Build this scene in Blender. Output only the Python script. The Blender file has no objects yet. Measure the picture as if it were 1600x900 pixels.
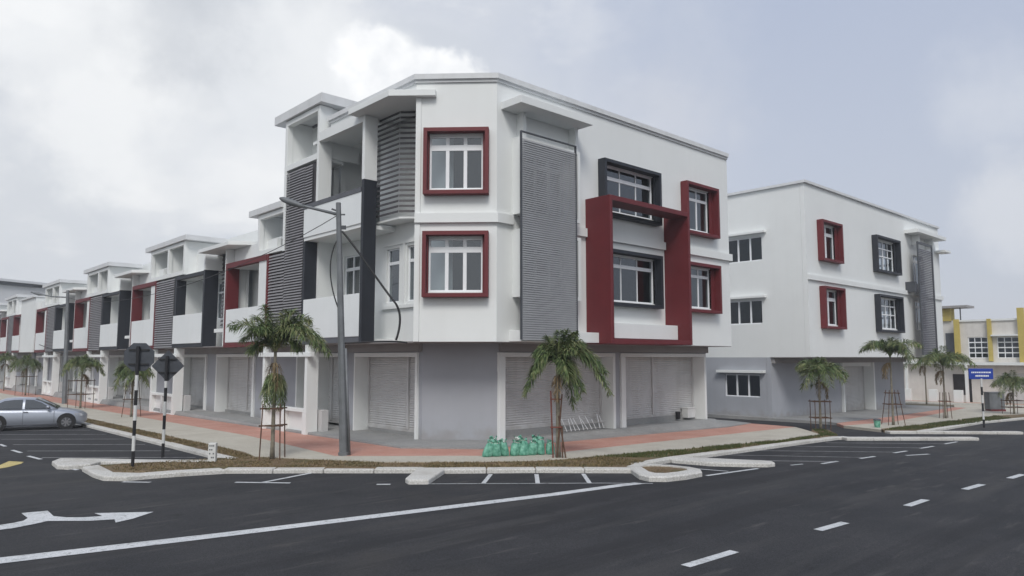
import bpy, bmesh, math, random
from mathutils import Vector, Matrix
random.seed(7)
S = bpy.context.scene
COL = S.collection
R = math.radians

# ---------------------------------------------------------------- camera
cam = bpy.data.cameras.new('camera'); co = bpy.data.objects.new('camera', cam); COL.objects.link(co)
CAMP = Vector((-14.0, -18.1, 2.91))
co.location = CAMP
PITCH = math.atan(109/1140.)
co.rotation_euler = (R(90)+PITCH, 0, R(47.4-90))
cam.sensor_width = 36; cam.lens = 36*1140/1600.
cam.clip_end = 6000; cam.clip_start = 0.1
S.camera = co

# ---------------------------------------------------------------- sky and sun
SUN_EL, SUN_AZ = 46, 226          # azimuth (deg, ccw from +x) the light comes FROM
w = bpy.data.worlds.new('World'); S.world = w; w.use_nodes = True
nt = w.node_tree; nt.nodes.clear()
def N(t, **k):
    n = nt.nodes.new(t)
    for a, b in k.items(): setattr(n, a, b)
    return n
def L(a, b): nt.links.new(a, b)
out = N('ShaderNodeOutputWorld'); bg = N('ShaderNodeBackground'); bg.inputs[1].default_value = 0.1
sky = N('ShaderNodeTexSky', sky_type='NISHITA', sun_disc=False)
sky.sun_elevation = R(SUN_EL); sky.sun_rotation = R(90-SUN_AZ); sky.air_density = 1.2; sky.dust_density = 3.0
tc = N('ShaderNodeTexCoord')
mp = N('ShaderNodeMapping'); mp.inputs['Scale'].default_value = (1, 1, 2.2)
n1 = N('ShaderNodeTexNoise'); n1.inputs['Scale'].default_value = 2.3; n1.inputs['Detail'].default_value = 7; n1.inputs['Roughness'].default_value = .5
L(tc.outputs['Generated'], mp.inputs[0]); L(mp.outputs[0], n1.inputs[0])
# haze base: pale blue-grey, a little bluer with height
hz = N('ShaderNodeMixRGB'); hz.inputs[0].default_value = .9; hz.inputs[2].default_value = (4.55, 5.0, 6.0, 1)
L(sky.outputs[0], hz.inputs[1])
sx = N('ShaderNodeSeparateXYZ'); nv = N('ShaderNodeVectorMath', operation='NORMALIZE'); L(tc.outputs['Generated'], nv.inputs[0]); L(nv.outputs[0], sx.inputs[0])
rz = N('ShaderNodeMapRange'); L(sx.outputs[2], rz.inputs[0]); rz.inputs[1].default_value = .02; rz.inputs[2].default_value = .5
hc = N('ShaderNodeMixRGB'); L(rz.outputs[0], hc.inputs[0]); hc.inputs[1].default_value = (4.9, 5.15, 5.75, 1); hc.inputs[2].default_value = (3.8, 4.3, 5.5, 1); L(hc.outputs[0], hz.inputs[2])
def dirmask(d, inner, outer, warp=.0):
    """soft patch of cloud round a direction"""
    d = Vector(d).normalized()
    add = N('ShaderNodeVectorMath', operation='ADD')
    nw = N('ShaderNodeTexNoise'); nw.inputs['Scale'].default_value = 9 if warp > .1 else 13; nw.inputs['Detail'].default_value = 8; nw.inputs['Roughness'].default_value = .6
    L(tc.outputs['Generated'], nw.inputs[0])
    sb = N('ShaderNodeVectorMath', operation='SUBTRACT'); sb.inputs[1].default_value = (.5, .5, .5); L(nw.outputs['Color'], sb.inputs[0])
    sc = N('ShaderNodeVectorMath', operation='SCALE'); sc.inputs['Scale'].default_value = warp; L(sb.outputs[0], sc.inputs[0])
    nm = N('ShaderNodeVectorMath', operation='NORMALIZE'); L(tc.outputs['Generated'], nm.inputs[0])
    L(nm.outputs[0], add.inputs[0]); L(sc.outputs[0], add.inputs[1])
    ds = N('ShaderNodeVectorMath', operation='DISTANCE'); L(add.outputs[0], ds.inputs[0]); ds.inputs[1].default_value = d
    mr = N('ShaderNodeMapRange'); mr.interpolation_type = 'SMOOTHSTEP'; L(ds.outputs['Value'], mr.inputs[0])
    mr.inputs[1].default_value = inner; mr.inputs[2].default_value = outer; mr.inputs[3].default_value = 1; mr.inputs[4].default_value = 0
    return mr.outputs[0]
def pix(px, py):
    az = R(47.4); v = Vector((math.cos(az), math.sin(az), 0)); r = Vector((math.sin(az), -math.cos(az), 0)); u = Vector((0, 0, 1))
    fw = v*math.cos(PITCH)+u*math.sin(PITCH); up = -v*math.sin(PITCH)+u*math.cos(PITCH)
    return (fw + r*(px-800)/1140 - up*(py-450)/1140).normalized()
def mix(c1, fac, c2, amt=1.0):
    m = N('ShaderNodeMixRGB'); L(c1, m.inputs[1]); m.inputs[2].default_value = c2
    if amt != 1.0:
        mu = N('ShaderNodeMath', operation='MULTIPLY'); L(fac, mu.inputs[0]); mu.inputs[1].default_value = amt; fac = mu.outputs[0]
    L(fac, m.inputs[0]); return m.outputs[0]
c = hz.outputs[0]
# broad veil of cloud over the left (west) half of the sky
veil = dirmask(pix(-250, 250), .35, 1.05, .25)
back = dirmask((-.72, -.62, .35), .35, 1.15, .25)  # bright cloud patch added out of view to light the facades
c = mix(c, back, (7.6, 7.8, 8.0, 1), .9)
c = mix(c, veil, (6.0, 6.25, 6.6, 1), .9)
veil3 = dirmask(pix(560, 330), .1, .62, .3)
c = mix(c, veil3, (5.8, 6.0, 6.4, 1), .55)
# drifting grey undersides and bright tops
r1 = N('ShaderNodeMapRange'); r1.interpolation_type = 'SMOOTHSTEP'; L(n1.outputs[0], r1.inputs[0]); r1.inputs[1].default_value = .5; r1.inputs[2].default_value = .68
mm = N('ShaderNodeMath', operation='MULTIPLY'); L(r1.outputs[0], mm.inputs[0]); L(veil, mm.inputs[1])
c = mix(c, mm.outputs[0], (7.3, 7.45, 7.6, 1), .8)
n5 = N('ShaderNodeTexNoise'); n5.inputs['Scale'].default_value = 4.2; n5.inputs['Detail'].default_value = 8; n5.inputs['Roughness'].default_value = .55
mp5 = N('ShaderNodeMapping'); mp5.inputs['Scale'].default_value = (1, 1, 2.6); mp5.inputs['Location'].default_value = (3.1, 1.7, .4); L(tc.outputs['Generated'], mp5.inputs[0]); L(mp5.outputs[0], n5.inputs[0])
r5 = N('ShaderNodeMapRange'); r5.interpolation_type = 'SMOOTHSTEP'; L(n5.outputs[0], r5.inputs[0]); r5.inputs[1].default_value = .50; r5.inputs[2].default_value = .62
m5 = N('ShaderNodeMath', operation='MULTIPLY'); L(r5.outputs[0], m5.inputs[0]); L(veil, m5.inputs[1]); c = mix(c, m5.outputs[0], (4.9, 5.25, 5.8, 1), .6)
r6 = N('ShaderNodeMapRange'); r6.interpolation_type = 'SMOOTHSTEP'; L(n5.outputs[0], r6.inputs[0]); r6.inputs[1].default_value = .46; r6.inputs[2].default_value = .36
m6 = N('ShaderNodeMath', operation='MULTIPLY'); L(r6.outputs[0], m6.inputs[0]); L(veil, m6.inputs[1]); c = mix(c, m6.outputs[0], (7.7, 7.75, 7.8, 1), .65)
d1 = dirmask(pix(280, 50), .03, .26, .30); c = mix(c, d1, (4.7, 4.95, 5.35, 1), .8)
d2 = dirmask(pix(60, 330), .02, .16, .25); c = mix(c, d2, (5.4, 5.65, 6.0, 1), .5)
b1 = dirmask(pix(170, 215), .03, .13, .28)
c = mix(c, dirmask(pix(420, 190), .03, .2, .3), (6.9, 7.1, 7.35, 1), .8)
c = mix(c, dirmask(pix(520, 90), .02, .12, .16), (7.3, 7.45, 7.6, 1), .7)
c = mix(c, dirmask(pix(400, 300), .01, .08, .14), (7.6, 7.7, 7.8, 1), .6); c = mix(c, b1, (7.9, 8.0, 8.05, 1), .7)
b0 = dirmask(pix(80, -20), .02, .15, .18); c = mix(c, b0, (8.2, 8.3, 8.35, 1), .7)
for (px, py, i, o) in ((588, 98, .040, .052), (652, 122, .036, .048), (712, 130, .034, .046), (758, 142, .008, .02), (610, 160, .055, .075)):
    cu = dirmask(pix(px, py), i*.9, o*1.12, .085)
    nq = N('ShaderNodeTexNoise'); nq.inputs['Scale'].default_value = 16; nq.inputs['Detail'].default_value = 7; L(tc.outputs['Generated'], nq.inputs[0])
    rq = N('ShaderNodeMapRange'); L(nq.outputs[0], rq.inputs[0]); rq.inputs[1].default_value = .38; rq.inputs[2].default_value = .62
    cq = N('ShaderNodeMixRGB'); L(rq.outputs[0], cq.inputs[0]); cq.inputs[1].default_value = (6.9, 7.1, 7.4, 1); cq.inputs[2].default_value = (8.6, 8.65, 8.7, 1)
    mq = N('ShaderNodeMixRGB'); L(c, mq.inputs[1]); L(cq.outputs[0], mq.inputs[2])
    fq = N('ShaderNodeMath', operation='MULTIPLY'); L(cu, fq.inputs[0]); fq.inputs[1].default_value = .85; L(fq.outputs[0], mq.inputs[0]); c = mq.outputs[0]
cr = dirmask(pix(1600, 325), .03, .085, .10); c = mix(c, cr, (5.9, 6.1, 6.5, 1), .75)
cr2 = dirmask(pix(1560, 160), .0, .09, .16)
c = mix(c, dirmask(pix(1050, 190), .0, .12, .2), (5.0, 5.2, 5.75, 1), .5); c = mix(c, cr2, (5.9, 6.15, 6.6, 1), .5)
L(c, bg.inputs[0]); L(bg.outputs[0], out.inputs[0])

sd = bpy.data.lights.new('sun', 'SUN'); so = bpy.data.objects.new('sun', sd); COL.objects.link(so)
sd.energy = 1.5; sd.angle = R(20); sd.color = (1, .965, .92)
dvec = Vector((math.cos(R(SUN_AZ))*math.cos(R(SUN_EL)), math.sin(R(SUN_AZ))*math.cos(R(SUN_EL)), math.sin(R(SUN_EL))))
so.rotation_euler = dvec.to_track_quat('Z', 'Y').to_euler(); so.location = dvec*60

S.view_settings.view_transform = 'Standard'; S.view_settings.look = 'None'
S.view_settings.gamma = 1; S.view_settings.use_curve_mapping = False
S.view_settings.exposure = 0.34
S.cycles.max_bounces = 6; S.cycles.transparent_max_bounces = 12

# ---------------------------------------------------------------- materials
M = {}
def mat(name, col, rough=.6, var=.08, scale=3., metal=0., bump=0., bscale=40., spec=None, col2=None, detail=5, streak=0.):
    m = bpy.data.materials.new(name); m.use_nodes = True; t = m.node_tree; p = t.nodes['Principled BSDF']
    p.inputs['Roughness'].default_value = rough; p.inputs['Metallic'].default_value = metal
    if spec is not None: p.inputs['Specular IOR Level'].default_value = spec
    tcn = t.nodes.new('ShaderNodeTexCoord'); n = t.nodes.new('ShaderNodeTexNoise')
    n.inputs['Scale'].default_value = scale; n.inputs['Detail'].default_value = detail; n.inputs['Roughness'].default_value = .6
    t.links.new(tcn.outputs['Object'], n.inputs[0])
    mx = t.nodes.new('ShaderNodeMixRGB'); a = tuple(max(0, v*(1-var)) for v in col)+(1,)
    b = tuple(min(1, v*(1+var)) for v in col)+(1,) if col2 is None else tuple(col2)+(1,)
    mr = t.nodes.new('ShaderNodeMapRange'); mr.inputs[1].default_value = .35; mr.inputs[2].default_value = .65
    t.links.new(n.outputs[0], mr.inputs[0]); t.links.new(mr.outputs[0], mx.inputs[0])
    mx.inputs[1].default_value = a; mx.inputs[2].default_value = b
    o = mx.outputs[0]
    if streak:
        mpn = t.nodes.new('ShaderNodeMapping'); mpn.inputs['Scale'].default_value = (2.4, 2.4, .16)
        t.links.new(tcn.outputs['Object'], mpn.inputs[0])
        n2 = t.nodes.new('ShaderNodeTexNoise'); n2.inputs['Scale'].default_value = 1.6; n2.inputs['Detail'].default_value = 6
        t.links.new(mpn.outputs[0], n2.inputs[0])
        m2 = t.nodes.new('ShaderNodeMapRange'); m2.inputs[1].default_value = .50; m2.inputs[2].default_value = .72; m2.inputs[4].default_value = streak*1.15
        t.links.new(n2.outputs[0], m2.inputs[0])
        x2 = t.nodes.new('ShaderNodeMixRGB'); x2.blend_type = 'MULTIPLY'; x2.inputs[2].default_value = (.72, .70, .66, 1)
        t.links.new(m2.outputs[0], x2.inputs[0]); t.links.new(o, x2.inputs[1]); o = x2.outputs[0]
    if name in ('grey_wall', 'shutter'):
        ge = t.nodes.new('ShaderNodeNewGeometry'); sp = t.nodes.new('ShaderNodeSeparateXYZ'); t.links.new(tcn.outputs['Object'], sp.inputs[0])
        n4 = t.nodes.new('ShaderNodeTexNoise'); n4.inputs['Scale'].default_value = 2.2; n4.inputs['Detail'].default_value = 7; t.links.new(tcn.outputs['Object'], n4.inputs[0])
        a4 = t.nodes.new('ShaderNodeMath'); a4.operation = 'MULTIPLY_ADD'; t.links.new(n4.outputs[0], a4.inputs[0]); a4.inputs[1].default_value = -1.5; t.links.new(sp.outputs[2], a4.inputs[2])
        m4 = t.nodes.new('ShaderNodeMapRange'); t.links.new(a4.outputs[0], m4.inputs[0]); m4.inputs[1].default_value = -.70; m4.inputs[2].default_value = -.25; m4.inputs[3].default_value = .38; m4.inputs[4].default_value = 0
        x4 = t.nodes.new('ShaderNodeMixRGB'); x4.inputs[2].default_value = (.23, .205, .175, 1); t.links.new(m4.outputs[0], x4.inputs[0]); t.links.new(o, x4.inputs[1]); o = x4.outputs[0]
    t.links.new(o, p.inputs['Base Color'])
    if bump:
        nb = t.nodes.new('ShaderNodeTexNoise'); nb.inputs['Scale'].default_value = bscale; nb.inputs['Detail'].default_value = 4
        t.links.new(tcn.outputs['Object'], nb.inputs[0])
        bp = t.nodes.new('ShaderNodeBump'); bp.inputs['Strength'].default_value = bump; bp.inputs['Distance'].default_value = .02
        t.links.new(nb.outputs[0], bp.inputs['Height']); t.links.new(bp.outputs[0], p.inputs['Normal'])
    M[name] = m; return m
mat('white', (.75, .77, .765), .75, .025, .4, bump=.08, bscale=30, streak=.05)
mat('white_panel', (.76, .785, .79), .7, .02, .9, streak=.06)
mat('white_metal', (.80, .82, .84), .4, .02)
mat('grey_wall', (.36, .375, .41), .8, .04, .7, bump=.08, bscale=30, streak=.08)
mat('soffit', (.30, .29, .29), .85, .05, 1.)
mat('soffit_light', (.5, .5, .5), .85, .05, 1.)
mat('navy', (.017, .020, .028), .55, .12, 2.)
mat('darkgrey', (.10, .105, .12), .6, .1, 2.)
mat('red', (.130, .014, .018), .6, .08, 1.2, streak=.15)
mat('louvre', (.29, .295, .305), .6, .05, 2.)
mat('screen_dark', (.055, .052, .058), .6, .1, 2.)
mat('louvre_mid', (.21, .205, .215), .5, .08, 2.)
mat('louvre_dark', (.10, .095, .105), .5, .1, 2.)
mat('frame_metal', (.06, .065, .075), .5, .1)
mat('shutter', (.54, .54, .54), .5, .05, 1.2, streak=.30)
mat('coping', (.64, .655, .665), .8, .04, 1.2, streak=.2)
mat('pole', (.17, .18, .19), .6, .15, 2.5, metal=.3, streak=.5)
mat('cable', (.02, .02, .022), .6)
mat('black', (.012, .012, .014), .5)
mat('white_band', (.62, .63, .62), .55, .06, 6)
mat('sign_back', (.065, .072, .085), .5, .15, 5., metal=.3)
mat('trunk', (.20, .18, .14), .9, .25, 9., bump=.5, bscale=25)
mat('leafbase', (.055, .085, .035), .55, .5, 3.)
mat('wood', (.10, .055, .035), .85, .3, 7.)
mat('wood_red', (.16, .05, .035), .85, .3, 7.)
mat('bag', (.06, .28, .19), .5, .2, 7., col2=(.22, .50, .38), bump=.9, bscale=16)
mat('bag_tie', (.62, .66, .62), .6, .1)
mat('silver', (.40, .43, .49), .28, .02, 2., metal=.55)
mat('tyre', (.02, .02, .02), .85)
mat('alloy', (.33, .33, .34), .35, .05, metal=.8)
mat('yellow', (.50, .40, .11), .7, .06, 2., streak=.2)
mat('cream_wall', (.64, .62, .59), .8, .05, 1.5, streak=.25)
mat('blue_sign', (.015, .05, .33), .4, .05)
mat('hall', (.56, .58, .61), .8, .06, .4)
mat('hall_dark', (.13, .14, .16), .8, .06, .4)
mat('light_lens', (.6, .6, .58), .3)
mat('headlamp', (.5, .52, .55), .15, metal=.2)
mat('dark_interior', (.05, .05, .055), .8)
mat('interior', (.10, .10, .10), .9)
mat('door_dark', (.035, .03, .03), .5)
mat('tree_far', (.035, .05, .028), .9, .4, .2)
mat('bucket', (.62, .63, .62), .5)
mat('car_glass', (.045, .055, .07), .08, .05, 1.5, spec=.8)

def glass(name, tint, fres):
    m = bpy.data.materials.new(name); m.use_nodes = True; t = m.node_tree; t.nodes.clear()
    o = t.nodes.new('ShaderNodeOutputMaterial'); mx = t.nodes.new('ShaderNodeMixShader'); tr = t.nodes.new('ShaderNodeBsdfTransparent'); gl = t.nodes.new('ShaderNodeBsdfGlossy')
    lw = t.nodes.new('ShaderNodeLayerWeight'); lw.inputs[0].default_value = .5
    pw = t.nodes.new('ShaderNodeMath'); pw.operation = 'POWER'; pw.inputs[1].default_value = 4.; t.links.new(lw.outputs['Facing'], pw.inputs[0])
    fr = t.nodes.new('ShaderNodeMapRange'); fr.inputs[3].default_value = fres; fr.inputs[4].default_value = 1.; t.links.new(pw.outputs[0], fr.inputs[0])
    tr.inputs[0].default_value = (*tint, 1); gl.inputs['Roughness'].default_value = .02; gl.inputs[0].default_value = (.85, .9, .95, 1)
    n = t.nodes.new('ShaderNodeTexNoise'); n.inputs['Scale'].default_value = 1.2; tcn = t.nodes.new('ShaderNodeTexCoord'); t.links.new(tcn.outputs['Object'], n.inputs[0])
    bp = t.nodes.new('ShaderNodeBump'); bp.inputs['Strength'].default_value = .04; t.links.new(n.outputs[0], bp.inputs['Height']); t.links.new(bp.outputs[0], gl.inputs['Normal'])
    t.links.new(fr.outputs[0], mx.inputs[0]); t.links.new(tr.outputs[0], mx.inputs[1]); t.links.new(gl.outputs[0], mx.inputs[2]); t.links.new(mx.outputs[0], o.inputs[0])
    M[name] = m
glass('glass', (.55, .60, .62), .13)

def ground_mat(name, base, base2, fine, scale, rough=.9, marks=None):
    m = bpy.data.materials.new(name); m.use_nodes = True; t = m.node_tree; p = t.nodes['Principled BSDF']; p.inputs['Roughness'].default_value = rough
    p.inputs['Specular IOR Level'].default_value = .3
    tcn = t.nodes.new('ShaderNodeTexCoord')
    a = t.nodes.new('ShaderNodeTexNoise'); a.inputs['Scale'].default_value = scale; a.inputs['Detail'].default_value = 8; a.inputs['Roughness'].default_value = .65
    b = t.nodes.new('ShaderNodeTexNoise'); b.inputs['Scale'].default_value = fine; b.inputs['Detail'].default_value = 3
    t.links.new(tcn.outputs['Object'], a.inputs[0]); t.links.new(tcn.outputs['Object'], b.inputs[0])
    mr = t.nodes.new('ShaderNodeMapRange'); mr.inputs[1].default_value = .35; mr.inputs[2].default_value = .65; t.links.new(a.outputs[0], mr.inputs[0])
    mx = t.nodes.new('ShaderNodeMixRGB'); mx.inputs[1].default_value = (*base, 1); mx.inputs[2].default_value = (*base2, 1); t.links.new(mr.outputs[0], mx.inputs[0])
    m2 = t.nodes.new('ShaderNodeMixRGB'); m2.blend_type = 'OVERLAY'; m2.inputs[0].default_value = .6 if name.startswith('asphalt') else .30; t.links.new(mx.outputs[0], m2.inputs[1])
    bw = t.nodes.new('ShaderNodeMapRange'); bw.inputs[1].default_value = .3; bw.inputs[2].default_value = .7; t.links.new(b.outputs[0], bw.inputs[0]); t.links.new(bw.outputs[0], m2.inputs[2])
    o = m2.outputs[0]
    if marks:   # long worn streaks of dust along the road
        for (rot, sc, lo, hi, c2, amt) in marks:
            mpn = t.nodes.new('ShaderNodeMapping'); mpn.inputs['Rotation'].default_value = (0, 0, R(rot)); mpn.inputs['Scale'].default_value = sc
            t.links.new(tcn.outputs['Object'], mpn.inputs[0])
            n3 = t.nodes.new('ShaderNodeTexNoise'); n3.inputs['Scale'].default_value = 1.; n3.inputs['Detail'].default_value = 6; n3.inputs['Roughness'].default_value = .6; t.links.new(mpn.outputs[0], n3.inputs[0])
            m3 = t.nodes.new('ShaderNodeMapRange'); m3.inputs[1].default_value = lo; m3.inputs[2].default_value = hi; m3.inputs[4].default_value = amt; t.links.new(n3.outputs[0], m3.inputs[0])
            x3 = t.nodes.new('ShaderNodeMixRGB'); x3.inputs[2].default_value = (*c2, 1); t.links.new(m3.outputs[0], x3.inputs[0]); t.links.new(o, x3.inputs[1]); o = x3.outputs[0]
    t.links.new(o, p.inputs['Base Color'])
    bp = t.nodes.new('ShaderNodeBump'); bp.inputs['Strength'].default_value = .35; bp.inputs['Distance'].default_value = .01
    t.links.new(b.outputs[0], bp.inputs['Height']); t.links.new(bp.outputs[0], p.inputs['Normal'])
    M[name] = m
ground_mat('asphalt', (.024, .025, .028), (.039, .039, .042), 70, .45, .88,
    marks=[(-6, (.12, 1.3, 1), .52, .72, (.070, .068, .066), .55), (8, (.6, 3.6, 1), .60, .72, (.11, .105, .10), .45), (0, (.16, .2, 1), .56, .7, (.058, .053, .048), .6), (0, (1.6, 1.9, 1), .63, .70, (.016, .016, .017), .6), (0, (22, 22, 1), .66, .72, (.16, .155, .15), .45), (-3, (.05, .8, 1), .56, .62, (.018, .018, .020), .5)])
ground_mat('asphalt_lot', (.027, .028, .031), (.038, .038, .041), 90, .5, .9, marks=[(45, (.2, 1.5, 1), .58, .75, (.08, .078, .075), .5)])
ground_mat('red_path', (.44, .225, .175), (.51, .29, .235), 60, .8, marks=[(0, (1.2, 1.2, 1), .55, .75, (.42, .30, .25), .6)])
ground_mat('cream_path', (.43, .40, .34), (.50, .475, .41), 50, .7, marks=[(0, (.8, .8, 1), .58, .75, (.33, .29, .24), .6)])
ground_mat('apron', (.25, .255, .255), (.32, .32, .315), 40, .6, marks=[(0, (.7, .7, 1), .55, .75, (.22, .205, .19), .6)])
ground_mat('kerb', (.50, .49, .46), (.57, .56, .53), 30, .8, marks=[(0, (1.0, 1.0, 1), .55, .75, (.30, .27, .22), .5)])
ground_mat('soil', (.14, .095, .055), (.20, .145, .085), 25, 1.2, marks=[(0, (.8, .8, 1), .5, .66, (.07, .08, .028), .75)])
ground_mat('earth', (.10, .095, .06), (.15, .13, .09), 12, .1)
ground_mat('paint', (.50, .52, .53), (.60, .61, .62), 60, 1.6, .7, marks=[(0, (9, 9, 1), .56, .70, (.14, .14, .14), .75), (0, (2, 2, 1), .6, .75, (.3, .3, .3), .6)])
ground_mat('thin_paint', (.24, .24, .245), (.36, .36, .36), 60, 2.2, .8, marks=[(0, (4, 4, 1), .50, .72, (.10, .10, .10), .7)])
ground_mat('yellow_paint', (.46, .37, .13), (.56, .46, .20), 60, 1.6, .7, marks=[(0, (4, 4, 1), .55, .75, (.2, .17, .1), .7)])

# ---------------------------------------------------------------- mesh helpers
def g(x, y):
    return -0.15 - .016*min(max(x, 0), 70) - .007*min(max(y, 0), 100)
class Fr:
    """a facade frame: u runs along the wall, o sticks out of it, z is up"""
    def __init__(s, o, u, n): s.o = Vector((o[0], o[1], 0)); s.u = Vector((u[0], u[1], 0)).normalized(); s.n = Vector((n[0], n[1], 0)).normalized()
    def p(s, u, o, z): return s.o + s.u*u + s.n*o + Vector((0, 0, z))
class MB:
    def __init__(s): s.v = []; s.f = []
    def quad(s, *pts):
        i = len(s.v); s.v += [Vector(p) for p in pts]; s.f.append(list(range(i, i+len(pts))))
    def hexa(s, P):
        i = len(s.v); s.v += [Vector(p) for p in P]
        for f in ((0, 3, 2, 1), (4, 5, 6, 7), (0, 1, 5, 4), (1, 2, 6, 5), (2, 3, 7, 6), (3, 0, 4, 7)): s.f.append([i+k for k in f])
    def box(s, x0, x1, y0, y1, z0, z1):
        s.hexa([(x0, y0, z0), (x1, y0, z0), (x1, y1, z0), (x0, y1, z0), (x0, y0, z1), (x1, y0, z1), (x1, y1, z1), (x0, y1, z1)])
    def fbox(s, F, u0, u1, o0, o1, z0, z1):
        s.hexa([F.p(u0, o0, z0), F.p(u1, o0, z0), F.p(u1, o1, z0), F.p(u0, o1, z0), F.p(u0, o0, z1), F.p(u1, o0, z1), F.p(u1, o1, z1), F.p(u0, o1, z1)])
    def bar(s, a, b, w, h=None, upv=(0, 0, 1)):
        a = Vector(a); b = Vector(b); h = h or w; d = (b-a).normalized(); upv = Vector(upv)
        if abs(d.dot(upv)) > .95: upv = Vector((1, 0, 0))
        sd_ = d.cross(upv).normalized(); up_ = sd_.cross(d)
        P = []
        for q in (a, b):
            for (i, j) in ((-1, -1), (1, -1), (1, 1), (-1, 1)): P.append(q+sd_*i*w/2+up_*j*h/2)
        s.hexa(P)
    def tube(s, pts, rad, n=10, cap=True):
        pts = [Vector(p) for p in pts]; rings = []
        if not isinstance(rad, (list, tuple)): rad = [rad]*len(pts)
        for i, p in enumerate(pts):
            d = (pts[min(i+1, len(pts)-1)]-pts[max(i-1, 0)]).normalized()
            a = Vector((0, 0, 1)) if abs(d.z) < .9 else Vector((1, 0, 0))
            e1 = d.cross(a).normalized(); e2 = d.cross(e1)
            k = len(s.v); s.v += [p+(e1*math.cos(t)+e2*math.sin(t))*rad[i] for t in [2*math.pi*j/n for j in range(n)]]; rings.append(k)
        for a, b in zip(rings, rings[1:]):
            for j in range(n): s.f.append([a+j, a+(j+1) % n, b+(j+1) % n, b+j])
        if cap: s.f.append([rings[0]+j for j in range(n)][::-1]); s.f.append([rings[-1]+j for j in range(n)])
    def prism(s, poly, z0, z1):
        """z0/z1 numbers or functions of (x,y)"""
        f0 = z0 if callable(z0) else (lambda x, y: z0); f1 = z1 if callable(z1) else (lambda x, y: z1)
        ar = sum(a[0]*b[1]-b[0]*a[1] for a, b in zip(poly, list(poly[1:])+[poly[0]]))
        if ar < 0: poly = list(poly)[::-1]
        n = len(poly); i = len(s.v)
        s.v += [Vector((x, y, f0(x, y))) for x, y in poly]+[Vector((x, y, f1(x, y))) for x, y in poly]
        s.f.append([i+k for k in range(n)][::-1]); s.f.append([i+n+k for k in range(n)])
        for k in range(n): s.f.append([i+k, i+(k+1) % n, i+n+(k+1) % n, i+n+k])
    def wall(s, F, u0, u1, z0, z1, holes=(), o0=-.25, o1=0.):
        us = sorted({u0, u1, *[h[0] for h in holes], *[h[1] for h in holes]}); zs = sorted({z0, z1, *[h[2] for h in holes], *[h[3] for h in holes]})
        us = [u for u in us if u0 <= u <= u1]; zs = [z for z in zs if z0 <= z <= z1]
        def solid(i, j):
            if not (0 <= i < len(us)-1 and 0 <= j < len(zs)-1): return False
            cu = (us[i]+us[i+1])/2; cz = (zs[j]+zs[j+1])/2
            return not any(h[0] < cu < h[1] and h[2] < cz < h[3] for h in holes)
        for i in range(len(us)-1):
            for j in range(len(zs)-1):
                if not solid(i, j): continue
                a, b, c_, d = us[i], us[i+1], zs[j], zs[j+1]
                s.quad(F.p(a, o1, c_), F.p(b, o1, c_), F.p(b, o1, d), F.p(a, o1, d))
                s.quad(F.p(b, o0, c_), F.p(a, o0, c_), F.p(a, o0, d), F.p(b, o0, d))
                if not solid(i-1, j): s.quad(F.p(a, o0, c_), F.p(a, o1, c_), F.p(a, o1, d), F.p(a, o0, d))
                if not solid(i+1, j): s.quad(F.p(b, o1, c_), F.p(b, o0, c_), F.p(b, o0, d), F.p(b, o1, d))
                if not solid(i, j-1): s.quad(F.p(a, o0, c_), F.p(b, o0, c_), F.p(b, o1, c_), F.p(a, o1, c_))
                if not solid(i, j+1): s.quad(F.p(a, o1, d), F.p(b, o1, d), F.p(b, o0, d), F.p(a, o0, d))
    def build(s, name, m, parent=None, bevel=0., smooth=False, merge=True):
        me = bpy.data.meshes.new(name)
        off = Vector(parent_world(parent)) if parent else Vector((0, 0, 0))
        me.from_pydata([v-off for v in s.v], [], s.f); me.update()
        bm = bmesh.new(); bm.from_mesh(me)
        if merge: bmesh.ops.remove_doubles(bm, verts=bm.verts, dist=1e-4)
        bmesh.ops.recalc_face_normals(bm, faces=bm.faces)
        bm.to_mesh(me); bm.free()
        me.materials.append(M[m] if isinstance(m, str) else m)
        if smooth:
            for p in me.polygons: p.use_smooth = True
        o = bpy.data.objects.new(name, me); COL.objects.link(o)
        if parent: o.parent = parent
        if bevel:
            b = o.modifiers.new('bevel', 'BEVEL'); b.width = bevel; b.segments = 2; b.limit_method = 'ANGLE'; b.angle_limit = R(35)
        return o
def parent_world(o):
    p = Vector((0, 0, 0))
    while o: p += o.location; o = o.parent
    return p
def thing(name, label, cat, loc=(0, 0, 0), group=None):
    o = bpy.data.objects.new(name, None); COL.objects.link(o); o.location = loc; o.empty_display_size = .2
    o['label'] = label; o['category'] = cat
    if group: o['group'] = group
    return o
def tag(o, label, cat, group=None):
    o['label'] = label; o['category'] = cat
    if group: o['group'] = group
    return o
def copy_tree(o, parent=None):
    c_ = o.copy(); COL.objects.link(c_)
    if parent: c_.parent = parent
    for ch in list(o.children): copy_tree(ch, c_)
    return c_
def struct(o, kind='structure'): o['kind'] = kind; return o

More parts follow.
